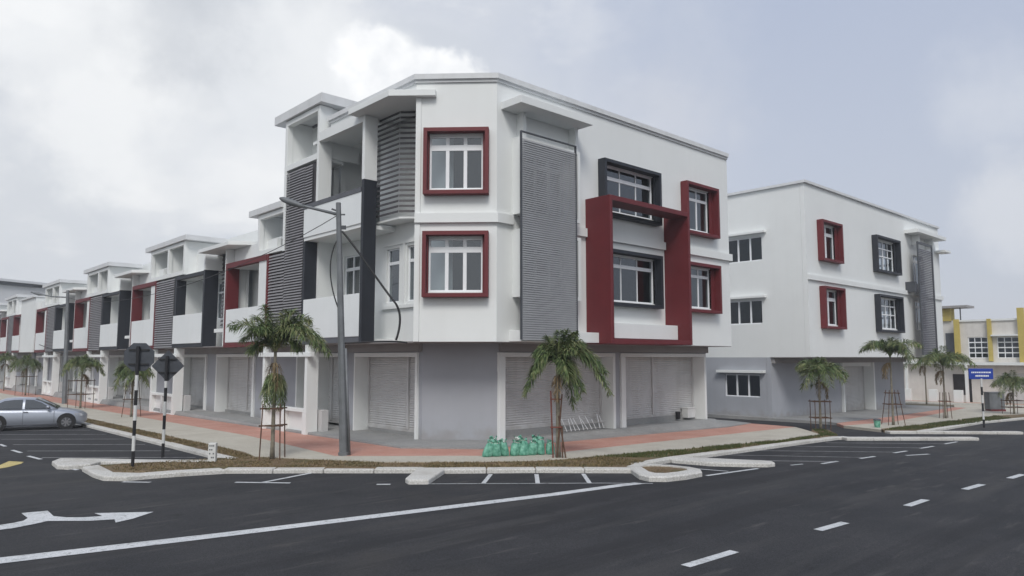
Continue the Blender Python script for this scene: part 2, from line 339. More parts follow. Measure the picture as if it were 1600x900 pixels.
def sheet(name, poly, dz, m, skirt=0., kind='structure', fn=None):
    bm = bmesh.new(); vs = [bm.verts.new((x, y, 0)) for x, y in poly]; f = bm.faces.new(vs)
    bmesh.ops.recalc_face_normals(bm, faces=bm.faces)
    if f.normal.z < 0: f.normal_flip()
    for co_, no in (((0, 0, 0), (1, 0, 0)), ((0, 0, 0), (0, 1, 0)), ((70, 0, 0), (1, 0, 0)), ((0, 100, 0), (0, 1, 0))):
        bmesh.ops.bisect_plane(bm, geom=bm.verts[:]+bm.edges[:]+bm.faces[:], plane_co=co_, plane_no=no)
    bmesh.ops.triangulate(bm, faces=bm.faces[:])
    if skirt:
        be = [e for e in bm.edges if e.is_boundary]; r_ = bmesh.ops.extrude_edge_only(bm, edges=be)
        low = {v for v in r_['geom'] if isinstance(v, bmesh.types.BMVert)}
    else: low = set()
    for v in bm.verts:
        z = (fn or g)(v.co.x, v.co.y)
        v.co.z = z+dz-(skirt if v in low else 0)
    bmesh.ops.recalc_face_normals(bm, faces=bm.faces)
    up = [f for f in bm.faces if abs(f.normal.z) > .5]
    if up and sum(f.normal.z for f in up) < 0:
        for f in bm.faces: f.normal_flip()
    me = bpy.data.meshes.new(name); bm.to_mesh(me); bm.free(); me.materials.append(M[m])
    o = bpy.data.objects.new(name, me); COL.objects.link(o)
    if kind: o['kind'] = kind
    return o

# ---------------------------------------------------------------- ground
bmG = MB()
xs = [-2500, 0, 70, 2500]; ys = [-2500, 0, 100, 2500]
for i in range(3):
    for j in range(3):
        q = [(xs[i], ys[j]), (xs[i+1], ys[j]), (xs[i+1], ys[j+1]), (xs[i], ys[j+1])]
        bmG.quad(*[(x, y, g(x, y)-.03) for x, y in q])
struct(bmG.build('ground', 'earth'))
sheet('road', [(-70, -60), (110, -60), (110, -4.3), (-1, -1.9), (-7, 2.2), (-8.8, 5), (-14, 110), (-70, 110)], 0, 'asphalt')
sheet('parking_lot', [(-9.0, 6.0), (-6, 3.4), (-5.2, 3.7), (-5.2, 95), (-9.35, 95), (-9.35, 8)], .004, 'asphalt_lot')
sheet('driveway', [(16.5, -5.0), (24.3, -5.0), (24.3, 30), (16.6, 30), (16.6, 1.0), (19, -3)], .001, 'asphalt_lot')

H = .125
CREAM = [(-4.3, 95), (-4.3, 5), (-4.55, 3.6), (-2.43, -.15), (-.56, -1.85), (1.0, -2.75), (2.3, -3.07), (7, -3.6), (13, -4.12), (16.6, -3.95), (18.2, -2.6)]
RED = [(-2.15, 95), (-2.1, 10), (-2.5, 5), (-2.77, 2.0), (-1.2, .45), (.27, -.85), (1.6, -1.7), (3.2, -1.8), (10, -1.68), (19.4, -1.5)]
sheet('verge', [(-5.0, 95), (-5.0, 3.95), (-8.6, 5.15), (-8.75, 3.3), (-8.1, 2.3), (-6.2, 2.0), (-2.3, -1.85), (1.9, -5.2), (4.8, -4.62), (16.4, -4.62), (17.5, -4.3), (19.5, -3.0), (19.2, -2.4), (17.6, -3.1)]+CREAM[-2::-1], H-.02, 'soil', .3)
sheet('pavement', CREAM+RED[::-1], H, 'cream_path', .3)
sheet('red_footpath', RED+[(19.6, .9), (16.5, .3), (1.5, .3), (-.3, 2.15), (-.3, 95)], H+.003, 'red_path', .3)
# beyond the driveway
sheet('verge', [(21.3, -4.75), (22.6, -5.7), (26, -5.72), (32, -5.6), (38, -6.1), (50, -7.4), (50, -6.3), (41.5, -5.2), (39.5, -4.7), (24.6, -4.5), (22.2, -4.3)], H-.02, 'soil', .3)
RB = [(22.3, -2.5), (27, -3.0), (34, -2.3), (45, -1.0), (48, -.6)]; RT = [(48, .2), (45, -.1), (32, -1.25), (23.6, -1.6)]
sheet('pavement', [(21.4, -4.6), (22.2, -4.3), (24.6, -4.5), (39.5, -4.7), (44, -5.6), (50, -6.3), (54, -5.4), (54, 2), (48, .2)]+RB[::-1], H, 'cream_path', .3)
sheet('red_footpath', RB+RT, H+.003, 'red_path', .3)
sheet('pavement', [(56.5, -25), (60.2, -25), (60.2, 30), (56.5, 30)], H, 'cream_path', .3)
sheet('red_footpath', [(58.2, -25), (59.6, -25), (59.6, 30), (58.2, 30)], H+.004, 'red_path', 0)
# concrete aprons under the buildings
def apR(x, y):
    return 0.06 if y > 1.0 else .06+(g(x, y)+H+.03-.06)*min(1, (1.0-y)/.7)
sheet('apron', [(1.5, .3), (16.5, .3), (16.5, 1.0), (2.8, 1.0), (1.0, 2.8), (1.0, 95), (-.3, 95), (-.3, 2.15)], 0, 'apron', .3,
      fn=lambda x, y: (g(x, y)+H+.05) if (y <= .31 or x <= -.29 or (x+y) < 2.0) else (.06 if y < 3.5 else -.0))
sheet('apron', [(2.8, 1.0), (16.5, 1.0), (16.6, 11), (1.0, 11), (1.0, 2.8)], 0, 'apron', .5, fn=lambda x, y: .06)
sheet('apron', [(1.0, 11), (12, 11), (12, 95), (1, 95)], 0, 'apron', .5, fn=lambda x, y: 0.)
sheet('apron', [(16.5, .3), (19.6, .9), (20.2, 2.3), (16.9, 11), (16.5, 11)], 0, 'apron', .3, fn=lambda x, y: g(x, y)+H+.03 if x > 16.55 else (g(x, y)+H+.05 if y < .9 else .05))
sheet('apron', RT[::-1]+[(48, 12), (23.9, 12), (23.9, -1.0)], 0, 'apron', .3, fn=lambda x, y: g(x, 0)+H+.02)

# kerbs
def kerb_poly(name, poly, h=.115, bev=.035):
    mb = MB(); mb.prism(poly, lambda x, y: g(x, y)-.05, lambda x, y: g(x, y)+h)
    return struct(mb.build(name, 'kerb', bevel=bev))
def kerb_strip(name, pts, wd, h=.11, blk=1.2, gap=.012, bev=.03):
    mb = MB(); pts = [Vector(p) for p in pts]
    for a, b in zip(pts, pts[1:]):
        d = (b-a); ln = d.length; d.normalize(); nn = Vector((-d.y, d.x)); k = max(1, round(ln/blk))
        for i in range(k):
            s0 = ln*i/k+gap/2; s1 = ln*(i+1)/k-gap/2
            j = random.uniform(-.008, .008)
            q = [a+d*s0+nn*(wd/2+j), a+d*s1+nn*(wd/2+j), a+d*s1-nn*(wd/2-j), a+d*s0-nn*(wd/2-j)]
            hh = h+random.uniform(-.006, .006)
            mb.prism([(p.x, p.y) for p in q], lambda x, y: g(x, y)-.05, lambda x, y: g(x, y)+hh)
    return struct(mb.build(name, 'kerb', bevel=bev, merge=False))
kerb_strip('kerb', [(-5.15, 95), (-5.15, 3.75)], .36)
kerb_strip('kerb', [(-6.15, 1.84), (-2.2, -1.83)], .38)
kerb_strip('kerb', [(-2.0, -2.1), (2.05, -5.45)], .40)
kerb_strip('kerb', [(2.6, -4.93), (4.7, -4.74)], .34); kerb_strip('kerb', [(4.7, -4.72), (16.1, -4.74), (16.75, -5.0)], .36)
kerb_strip('kerb', [(16.2, -5.1), (20.95, -8.5)], .46); kerb_strip('kerb', [(21.0, -5.0), (26.1, -8.9)], .42)
kerb_strip('kerb', [(22.6, -5.82), (25.8, -5.84), (32, -5.68), (38.4, -6.25), (50, -7.5)], .3)
kerb_strip('kerb', [(56.35, -25), (56.35, 30)], .3)
kerb_poly('kerb', [(-8.42, 5.1), (-8.5, 3.2), (-8.05, 2.62), (-7.2, 2.45), (-6.2, 2.05), (-6.2, 1.62), (-7.3, 1.98), (-7.9, 2.1), (-8.5, 2.15), (-8.9, 2.6), (-8.95, 3.4), (-8.88, 4.9)])
kerb_poly('kerb', [(-2.0, -1.85), (-2.3, -1.62), (-3.52, -2.82), (-3.62, -3.1), (-3.25, -3.42), (-1.75, -2.2)])
kerb_poly('kerb', [(-9.3, 5.8), (-9.22, 6.9), (-8.9, 7.55), (-8.14, 6.7), (-7.07, 5.3), (-5.6, 3.75), (-5.85, 3.45), (-7.3, 4.75), (-8.2, 5.8), (-8.55, 5.4), (-9.1, 5.45)])
kerb_poly('kerb', [(4.55, -4.95), (4.85, -6.1), (5.5, -6.85), (6.0, -7.28), (6.35, -7.33), (6.62, -7.1), (6.55, -6.8), (6.2, -6.3), (5.45, -4.95)])
# ring island
outer = [(2.2, -5.15), (1.75, -5.7), (1.2, -6.35), (1.08, -6.75), (1.4, -7.05), (2.1, -7.15), (2.9, -7.1), (3.3, -6.8), (3.42, -6.4), (3.35, -5.8), (3.0, -5.3), (2.6, -5.08)]
cx_ = sum(p[0] for p in outer)/12; cy_ = sum(p[1] for p in outer)/12
inner = [(cx_+.1+(x-cx_)*.62, cy_+.05+(y-cy_)*.62) for x, y in outer]
mb = MB(); n = len(outer)
for i in range(n):
    j = (i+1) % n; G0 = lambda p, h: (p[0], p[1], g(*p)+h)
    mb.quad(G0(outer[i], -.05), G0(outer[j], -.05), G0(outer[j], .1), G0(outer[i], .1))
    s_ = lambda a, b: (a[0]*.9+b[0]*.1, a[1]*.9+b[1]*.1)
    mb.quad(G0(outer[i], .1), G0(outer[j], .1), G0(s_(outer[j], inner[j]), .135), G0(s_(outer[i], inner[i]), .135))
    mb.quad(G0(s_(outer[i], inner[i]), .135), G0(s_(outer[j], inner[j]), .135), G0(inner[j], .14), G0(inner[i], .14))
    mb.quad(G0(inner[i], .14), G0(inner[j], .14), G0(inner[j], -.02), G0(inner[i], -.02))
struct(mb.build('kerb', 'kerb'))
sheet('verge', inner, .11, 'soil')

# painted markings
def paint(name, polys, m='paint', dz=.009):
    for k, p in enumerate(polys): sheet(name, p, dz, m)
def line(a, b, wd):
    a = Vector(a); b = Vector(b); d = (b-a).normalized(); nn = Vector((-d.y, d.x))*wd/2
    return [tuple(a+nn), tuple(b+nn), tuple(b-nn), tuple(a-nn)]
paint('edge_line', [[(-16, -3.35), (-12.0, -4.28), (-8.87, -4.98), (-5.6, -5.58), (-2, -6.25), (.65, -6.62), (.75, -6.9), (-2, -6.55), (-5.72, -5.88), (-8.95, -5.3), (-12.05, -4.68), (-16, -3.8)]])
dash = [((-4.62, -11.67), (-3.34, -11.72)), ((-.97, -11.97), (0., -12.04)), ((2.72, -12.17), (3.86, -12.16)), ((6.15, -12.27), (7.4, -12.31)), ((9.2, -12.47), (10.4, -12.5)), ((12.6, -12.65), (13.9, -12.7)), ((16, -12.85), (17.3, -12.9)), ((19.5, -13.0), (20.8, -13.1))]
paint('lane_dash', [line(a, b, .17) for a, b in dash])
paint('parking_edge_line', [line((-3.45, -3.2), (.9, -7.0), .05)])
paint('parking_line', [line((-2.25, -4.28), (-1.15, -3.3), .11), line((-1.22, -5.13), (-.25, -4.1), .11), line((-.25, -5.95), (.75, -4.85), .11)])
paint('parking_line', [line((4.3, -7.03), (3.77, -5.4), .09), line((3.1, -7.1), (5.5, -7.25), .12), line((6.95, -7.5), (7.5, -7.6), .08)])
for (a, b) in (((11.0, -6.1), (13.2, -8.1)), ((12.9, -5.7), (15.5, -8.2)), ((14.6, -5.3), (17.9, -8.2)), ((9.3, -6.6), (10.7, -8.05)), ((7.3, -6.5), (8.95, -8.0))):
    d = (Vector(b)-Vector(a)).normalized()
    a2 = Vector(b)-d*4.6
    while a2.y > -4.95: a2 += d*.1
    paint('parking_line', [line(a2, b, .09)], 'thin_paint')
paint('parking_dash', [line(a, b, .12) for a, b in (((8.05, -7.93), (9.05, -7.97)), ((10.35, -8.12), (11.35, -8.19)), ((12.95, -8.2), (14.0, -8.25)), ((15.35, -8.25), (16.6, -8.29)), ((17.9, -8.27), (19.35, -8.28)), ((12.5, -8.75), (13.6, -9.1)))])
for k in range(14):
    y0 = 18.1-2.6*1.0*(3-k) if k > 3 else [8.9, 11.3, 14.0, 16.6][k]+.1
    if k > 3: y0 = 16.7+2.62*(k-3)
    paint('parking_line', [line((-9.1, y0-.0), (-5.6, y0-3.4), .085)], 'thin_paint')
paint('parking_dash', [line(a, b, .12) for a, b in (((-9.43, 14.6), (-9.4, 13.6)), ((-9.42, 12.1), (-9.34, 10.95)), ((-9.33, 9.8), (-9.2, 8.55)), ((-9.12, 6.55), (-8.93, 5.15)), ((-8.6, 2.05), (-8.12, 1.5)), ((-6.6, .02), (-5.65, -1.0)), ((-6.1, -.45), (-4.45, .12)), ((-4.2, -2.6), (-3.95, -2.82)), ((-9.45, 17.2), (-9.42, 16.1)))])
paint('yellow_marking', [[(-10.6, 7.3), (-10.35, 7.85), (-9.99, 8.75), (-9.7, 8.2), (-9.83, 7.79), (-10.24, 7.21), (-10.5, 7.0)]], 'yellow_paint')
paint('turn_arrow', [[(-13.2, -2.0), (-12.2, -1.75), (-11.62, -1.64), (-11.4, -1.6), (-11.23, -1.5), (-11.13, -1.29), (-11.14, -.68), (-10.71, -.77), (-10.73, -1.43), (-10.57, -1.73), (-10.33, -1.94), (-10.03, -2.07), (-10.08, -1.66), (-9.18, -2.32),
                       (-9.66, -2.71), (-10.0, -2.85), (-9.94, -2.54), (-10.32, -2.36), (-10.9, -1.85), (-11.17, -1.98), (-11.49, -2.1), (-11.68, -2.09), (-12.3, -2.25), (-13.2, -2.5)]])

# dry turf on the verges: thousands of short blades
def pip(x, y, P):
    c_ = False; j = len(P)-1
    for i in range(len(P)):
        if (P[i][1] > y) != (P[j][1] > y) and x < (P[j][0]-P[i][0])*(y-P[i][1])/(P[j][1]-P[i][1])+P[i][0]: c_ = not c_
        j = i
    return c_
def turf(name, regs, m, dz):
    mb = MB()
    for P, cnt, h in regs:
        x0 = min(p[0] for p in P); x1 = max(p[0] for p in P); y0 = min(p[1] for p in P); y1 = max(p[1] for p in P); k = 0
        while k < cnt:
            x = random.uniform(x0, x1); y = random.uniform(y0, y1)
            if not pip(x, y, P): continue
            k += 1
            dens = math.sin(x*1.7+math.sin(y*2.1)*1.3)*math.cos(y*1.3+x*.6)
            if dens < -.25 and random.random() < .75: continue
            z = g(x, y)+dz; a = random.uniform(0, 6.28); hh = h*random.uniform(.4, 1.2); wd = random.uniform(.012, .025)
            mb.quad((x-math.cos(a)*wd, y-math.sin(a)*wd, z), (x+math.cos(a)*wd, y+math.sin(a)*wd, z), (x+random.uniform(-.03, .03), y+random.uniform(-.03, .03), z+hh))
    o = mb.build(name, m, merge=False); o['kind'] = 'stuff'; return o
def leafmat(name, cols, scale=2.):
    m = bpy.data.materials.new(name); m.use_nodes = True; t = m.node_tree; p = t.nodes['Principled BSDF']; p.inputs['Roughness'].default_value = .6
    p.inputs['Specular IOR Level'].default_value = .3
    ge = t.nodes.new('ShaderNodeNewGeometry'); n = t.nodes.new('ShaderNodeTexNoise'); n.inputs['Scale'].default_value = scale; t.links.new(ge.outputs['Position'], n.inputs[0])
    ad = t.nodes.new('ShaderNodeMath'); ad.operation = 'ADD'; ml = t.nodes.new('ShaderNodeMath'); ml.operation = 'MULTIPLY'; ml.inputs[1].default_value = .55
    t.links.new(ge.outputs['Random Per Island'], ml.inputs[0]); t.links.new(ml.outputs[0], ad.inputs[0]); t.links.new(n.outputs[0], ad.inputs[1])
    cr_ = t.nodes.new('ShaderNodeValToRGB'); t.links.new(ad.outputs[0], cr_.inputs[0])
    els = cr_.color_ramp.elements
    els[0].position = .35; els[0].color = (*cols[0], 1); els[1].position = 1.1 if False else 1.; els[1].color = (*cols[-1], 1)
    for i, c_ in enumerate(cols[1:-1]): e = els.new(.35+.65*(i+1)/(len(cols)-1)); e.color = (*c_, 1)
    t.links.new(cr_.outputs[0], p.inputs['Base Color']); M[name] = m
leafmat('turf_dry', [(.06, .06, .025), (.13, .105, .05), (.22, .165, .085)])
leafmat('turf_green', [(.035, .055, .018), (.06, .085, .025), (.11, .105, .04)])
leafmat('palm_leaf', [(.045, .075, .030), (.082, .13, .048), (.14, .19, .07), (.22, .23, .11)], 1.5)
leafmat('dead_leaf', [(.10, .07, .035), (.17, .12, .06), (.24, .18, .10)])
turf('grass', [([(-4.95, 40), (-4.95, 3.9), (-4.5, 4.0), (-4.3, 6), (-4.3, 40)], 10000, .06), ([(-8.4, 4.9), (-8.4, 3.2), (-7.9, 2.5), (-6.1, 2.2), (-2.2, -1.7), (-2.3, -.2), (-4.5, 3.5), (-5, 4)], 6000, .045),
               ([(-2.2, -1.8), (2, -5.1), (3.5, -4.8), (3.5, -3.2), (2.2, -3.1), (1, -2.8), (-.56, -1.9), (-2.3, -.2)], 5500, .06), ([(1.8, -6.6), (2.6, -6.6), (2.9, -6.0), (2.4, -5.6), (2.1, -5.8)], 250, .04)], 'turf_dry', H-.025)
turf('grass', [([(3.0, -3.2), (4.7, -4.5), (17, -4.5), (19.3, -2.9), (19, -2.5), (16.6, -4.0), (13, -4.16), (7, -3.65)], 9000, .08), ([(21.5, -4.7), (23, -5.6), (37, -6), (39, -4.7), (23, -4.5)], 9000, .09)], 'turf_green', H-.025)

# ---------------------------------------------------------------- facade pieces
FR = Fr((0, 0), (1, 0), (0, -1)); FL = Fr((0, 0), (0, 1), (-1, 0)); FC = Fr((.975, .975), (1, -1), (-1, -1))
def window(F, parent, u0, u1, z0, z1, o=-.12, cols=3, transom=(.0,), sur=None, surw=.13, surp=.35, mull=.12, name='window', extra=None, tth=None):
    """white framed window; transom = heights of horizontal bars; sur = material of the projecting surround"""
    wm = MB(); e = .06
    wm.fbox(F, u0, u1, o-.03, o+.03, z0, z0+e); wm.fbox(F, u0, u1, o-.03, o+.03, z1-e, z1)
    wm.fbox(F, u0, u0+e, o-.03, o+.03, z0+e, z1-e); wm.fbox(F, u1-e, u1, o-.03, o+.03, z0+e, z1-e)
    for i in range(1, cols):
        u = u0+(u1-u0)*i/cols; wm.fbox(F, u-mull/2, u+mull/2, o-.027, o+.027, z0+e, z1-e)
    for tz in transom: wm.fbox(F, u0+e, u1-e, o-.033, o+.033, tz-(tth or mull*.8), tz+(tth or mull*.8))
    if extra: extra(wm)
    wo = wm.build(name, 'white_metal', parent)
    gm = MB(); gm.quad(F.p(u0+.02, o, z0+.02), F.p(u1-.02, o, z0+.02), F.p(u1-.02, o, z1-.02), F.p(u0+.02, o, z1-.02)); gm.build('pane', 'glass', wo)
    if sur:
        b = MB(); U0, U1, Z0, Z1 = sur[1:]
        b.fbox(F, U0, U1, 0.003, surp, Z0, Z0+surw); b.fbox(F, U0, U1, .003, surp, Z1-surw, Z1)
        b.fbox(F, U0, U0+surw, .003, surp, Z0+surw, Z1-surw); b.fbox(F, U1-surw, U1, .003, surp, Z0+surw, Z1-surw)
        # inner liner back to the glass
        b.fbox(F, U0+surw-.002, u0+.0, o+.032, .06, Z0+surw, Z1-surw); b.fbox(F, u1, U1-surw+.002, o+.032, .06, Z0+surw, Z1-surw)
        b.build('window_surround', sur[0], wo, bevel=.008)
    return wo
def louvre(F, parent, u0, u1, z0, z1, o, pitch, blade=.06, m='louvre', fm='frame_metal', fr=.05, post=(), th=.012, tilt=.5, frame=True):
    lm = MB(); k = int((z1-z0)/pitch)
    for i in range(k):
        z = z0+(i+.5)*pitch
        lm.hexa([F.p(u0, o+.03, z-blade/2), F.p(u1, o+.03, z-blade/2), F.p(u1, o+.03+th, z-blade/2), F.p(u0, o+.03+th, z-blade/2),
                 F.p(u0, o+.03-blade*tilt, z+blade/2), F.p(u1, o+.03-blade*tilt, z+blade/2), F.p(u1, o+.03-blade*tilt+th, z+blade/2), F.p(u0, o+.03-blade*tilt+th, z+blade/2)])
    lo = lm.build('louvre_screen', m, parent, merge=False)
    if frame:
        f = MB(); f.fbox(F, u0-fr, u0, o-.03, o+.05, z0, z1+.2); f.fbox(F, u1, u1+fr, o-.03, o+.05, z0, z1+.2); f.fbox(F, u0-fr, u1+fr, o-.03, o+.05, z1+.2, z1+.2+fr)
        for p in post: f.fbox(F, p-fr/2, p+fr/2, o-.09, o-.05, z0, z1)
        f.build('screen_frame', fm, lo)
    return lo
def shutter(F, parent, u0, u1, z0, z1, o, mid=None, m='shutter'):
    s_ = MB(); k = max(8, int((z1-z0)/.085)); prof = []
    for i in range(k*4+1):
        t = i/(k*4); prof.append((o+.02*math.sin(2*math.pi*i/4+.4), z0+(z1-z0)*t))
    for (a, za), (b, zb) in zip(prof, prof[1:]): s_.quad(F.p(u0, a, za), F.p(u1, a, za), F.p(u1, b, zb), F.p(u0, b, zb))
    so_ = s_.build('roller_shutter', m, parent, smooth=True)
    h = MB()
    h.fbox(F, u0, u1, o-.02, o+.05, z0-.0, z0+.09)
    h.fbox(F, u0-.0, u0+.06, o-.0, o+.06, z0+.09, z1)
    h.fbox(F, u1-.06, u1, o-.0, o+.06, z0+.09, z1)
    if mid: h.fbox(F, mid-.05, mid+.05, o-.0, o+.07, z0+.09, z1)
    h.build('shutter_guide', 'shutter', so_)
    return so_
def portal_frame_g(F, parent, u0, u1, z0, z1, o_wall, jw=.28, top=.16, depth=.6, proj=.10, m='white'):
    """white surround of a shopfront: jambs + lintel, with deep reveals"""
    f = MB(); a = o_wall+proj; b = o_wall-depth
    f.fbox(F, u0, u0+jw, b, a, z0, z1-top); f.fbox(F, u1-jw*.55, u1, b, a, z0, z1-top); f.fbox(F, u0, u1, b, a, z1-top, z1)
    return f.build('shopfront_frame', m, parent, bevel=.01)

# ================================================================ corner building
B = thing('corner_building', 'white three storey corner block with large red portal frame and grey louvre screen', 'building')
ZR = 12.4; ZS = 3.44
blkw = [(7.55, 10.65, 8.62, 10.42), (7.55, 10.65, 5.1, 6.92)]; redw = [(13.15, 14.85, 8.55, 10.42), (13.15, 14.85, 5.1, 6.88)]
louw = [(3.2, 5.2, 7.9, 10.1), (3.2, 5.2, 5.1, 6.9)]
m_ = MB(); m_.wall(FR, 1.95, 16.5, ZS, ZR, blkw+redw+louw, -.25, 0)
chw = [(-.91, .91, 8.57, 10.42), (-.91, .91, 5.1, 6.9)]
m_.wall(FC, -1.379, 1.379, ZS, ZR, chw, -.22, -.001)
m_.build('wall', 'white', B, bevel=0)
m_ = MB(); FE = Fr((16.5, 0), (0, 1), (1, 0))
m_.wall(FE, .26, 11.1, ZS, ZR, [(4.35, 4.85, 5.6, 6.62), (4.95, 5.5, 5.6, 6.62), (6.1, 6.6, 5.6, 6.62), (6.75, 7.15, 5.6, 6.62)], -.25, -.002)
m_.fbox(Fr((0, 11.1), (1, 0), (0, 1)), 1.2, 16.24, -.25, 0, .0, ZR)
m_.build('wall', 'white', B)
m_ = MB(); pent = [(16.45, .05), (16.45, 10.9), (1.15, 10.9), (1.15, 1.2), (2.1, .1)]
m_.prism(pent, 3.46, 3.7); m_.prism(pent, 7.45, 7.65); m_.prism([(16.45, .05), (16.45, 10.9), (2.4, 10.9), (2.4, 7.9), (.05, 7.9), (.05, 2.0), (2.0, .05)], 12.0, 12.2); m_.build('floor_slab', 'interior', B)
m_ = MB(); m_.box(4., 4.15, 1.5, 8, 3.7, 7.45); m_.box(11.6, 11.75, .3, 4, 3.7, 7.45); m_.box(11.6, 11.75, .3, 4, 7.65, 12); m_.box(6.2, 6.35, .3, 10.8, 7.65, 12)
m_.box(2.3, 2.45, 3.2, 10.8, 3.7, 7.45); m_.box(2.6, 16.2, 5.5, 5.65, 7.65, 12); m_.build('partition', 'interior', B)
# roof coping
cop = MB()
def coping(mb, path, z0, z1, proj, back):
    """mitred strip; path listed with the outside on the right-hand side"""
    P = [Vector(p) for p in path]; o_ = []; i_ = []
    for k, p in enumerate(P):
        d1 = (P[k]-P[k-1]).normalized() if k else None; d2 = (P[k+1]-P[k]).normalized() if k < len(P)-1 else None
        n1_ = Vector((d1.y, -d1.x)) if d1 else Vector((d2.y, -d2.x)); n2_ = Vector((d2.y, -d2.x)) if d2 else n1_
        b = (n1_+n2_).normalized(); c_ = b.dot(n1_); o_.append(p+b*proj/c_); i_.append(p-b*back/c_)
    for k in range(len(P)-1):
        mb.hexa([(*o_[k], z0), (*o_[k+1], z0), (*i_[k+1], z0), (*i_[k], z0), (*o_[k], z1), (*o_[k+1], z1), (*i_[k+1], z1), (*i_[k], z1)])
path = [(0, 7.95), (0, 1.95), (1.95, 0), (16.5, 0)]
coping(cop, path, 12.38, 12.56, .13, .3); coping(cop, path, 12.28, 12.38, .06, .2)
cop.fbox(FE, .3, 11.1, -.28, .12, 12.38, 12.56)
cop.build('roof_coping', 'coping', B)
# bands at second floor level
bd = MB(); coping(bd, [(0.0, 1.95), (1.95, 0), (2.62, 0)], 7.42, 7.74, .12, -.003); bd.build('wall_band', 'white', B)
for u0, u1 in ((5.75, 6.38), (6.56, 11.34), (11.52, 16.6)): bd = MB(); bd.fbox(FR, u0, u1, .003, .12, 7.42, 7.74); bd.build('wall_band', 'white', B)
# windows
for z0, z1, tz, sz0, sz1 in ((8.57, 10.42, 10.02, 8.35, 10.62), (5.1, 6.9, 6.52, 4.9, 7.1)):
    window(FC, B, -.91, .91, z0, z1, cols=3, transom=(tz,), sur=('red', -1.08, 1.12, sz0, sz1), surp=.32)
for z0, z1, tz, sz0, sz1 in ((8.62, 10.42, 9.95, 8.36, 10.57), (5.1, 6.92, 6.5, 4.9, 7.08)):
    window(FR, B, 7.55, 10.65, z0, z1, cols=3, transom=(tz,), sur=('navy', 7.16, 10.8, sz0, sz1), mull=.035, tth=.07)
for z0, z1, tz, sz0, sz1 in ((8.55, 10.42, 9.95, 8.3, 10.6), (5.1, 6.88, 6.5, 4.88, 7.05)):
    window(FR, B, 13.15, 14.85, z0, z1, cols=2, transom=(tz,), sur=('red', 12.66, 15.22, sz0, sz1), mull=.08)
for z0, z1 in ((7.9, 10.1), (5.1, 6.9)):
    window(FR, B, 3.2, 5.2, z0, z1, cols=3, transom=(z1-.4,))
# white boxes round the windows behind the louvres, canopy, louvre screen
b_ = MB()
for z0, z1 in ((7.78, 10.45), (4.95, 7.25)):
    b_.fbox(FR, 2.66, 2.8, .003, .45, z0, z1); b_.fbox(FR, 5.5, 5.64, .003, .45, z0, z1); b_.fbox(FR, 2.8, 5.5, .003, .45, z0, z0+.12); b_.fbox(FR, 2.8, 5.5, .003, .45, z1-.12, z1)
b_.build('window_box', 'white', B)
c_ = MB(); c_.fbox(FR, 2.14, 5.75, .003, 1.0, 11.36, 11.62); c_.build('canopy', 'white', B, bevel=.01)
for u in (2.86, 5.5): c_ = MB(); c_.fbox(FR, u, u+.14, .003, .35, 10.45, 11.36); c_.build('canopy_bracket', 'white', B)
louvre(FR, B, 2.42, 5.08, 3.5, 10.28, .7, .076, .074, post=(), th=.008, tilt=.45, fr=.035)
lg = MB(); lg.fbox(FR, 2.5, 6.39, .003, .62, 3.45, 3.82); lg.build('ledge', 'white', B, bevel=.01); lg = MB(); lg.fbox(FR, 6.57, 11.34, .003, .62, 3.64, 4.22); lg.build('ledge', 'white', B, bevel=.01)
# red portal
pf = MB(); P1 = 1.2
pf.fbox(FR, 6.4, 6.55, .002, P1, 3.42, 8.87); pf.fbox(FR, 11.36, 11.51, .002, P1, 3.42, 8.87); pf.fbox(FR, 6.55, 11.36, .36, P1, 8.68, 8.87); pf.fbox(FR, 6.55, 11.36, .002, P1, 3.42, 3.6)
pf.build('portal_frame', 'red', B, bevel=.012)
# ground floor
GW = 1.2
FG = Fr((0, GW), (1, 0), (0, -1)); FLG = Fr((GW, 0), (0, 1), (-1, 0)); kg = 4.3; FCG = Fr((kg/2, kg/2), (1, -1), (-1, -1))
gm = MB(); gm.wall(FG, 3.1, 16.2, .03, ZS, [(3.34, 9.26, .03, 2.95), (10.04, 15.9, .03, 2.95)], -.25, 0)
gm.wall(FCG, -1.34, 1.34, .03, ZS, [], -.2, -.001)
gm.wall(FLG, 3.1, 12.9, .0, ZS, [(3.42, 7.54, .0, 2.95), (8.5, 12.5, 0, 2.95)], -.25, 0)
gm.box(15.95, 16.2, 1.45, 11, .0, ZS)
gm.build('wall', 'grey_wall', B)
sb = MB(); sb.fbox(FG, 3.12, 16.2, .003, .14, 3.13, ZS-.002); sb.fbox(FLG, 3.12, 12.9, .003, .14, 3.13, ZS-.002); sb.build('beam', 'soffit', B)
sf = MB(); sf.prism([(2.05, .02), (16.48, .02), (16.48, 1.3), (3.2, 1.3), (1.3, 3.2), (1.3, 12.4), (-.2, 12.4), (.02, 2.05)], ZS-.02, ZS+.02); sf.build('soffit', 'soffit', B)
portal_frame_g(FG, B, 3.07, 9.4, .05, 3.1, 0); portal_frame_g(FG, B, 9.78, 16.05, .05, 3.1, 0)
shutter(FG, B, 3.36, 9.24, .3, 2.95, -.58); shutter(FG, B, 10.07, 15.88, .3, 2.95, -.58, mid=12.75)
st = MB(); st.fbox(FG, 3.36, 9.24, -.75, -.45, .05, .3); st.fbox(FG, 10.07, 15.88, -.75, -.45, .05, .3); st.fbox(FLG, 3.5, 7.3, -.7, -.45, .05, .18); st.build('door_step', 'apron', B)
portal_frame_g(FLG, B, 3.3, 7.6, .04, 3.1, 0, jw=.12); shutter(FLG, B, 3.42, 7.54, .18, 2.95, -.58, mid=4.75)
portal_frame_g(FLG, B, 8.3, 12.6, .0, 3.1, 0, jw=.2); shutter(FLG, B, 8.5, 12.5, .15, 2.95, -.58, mid=10.5)
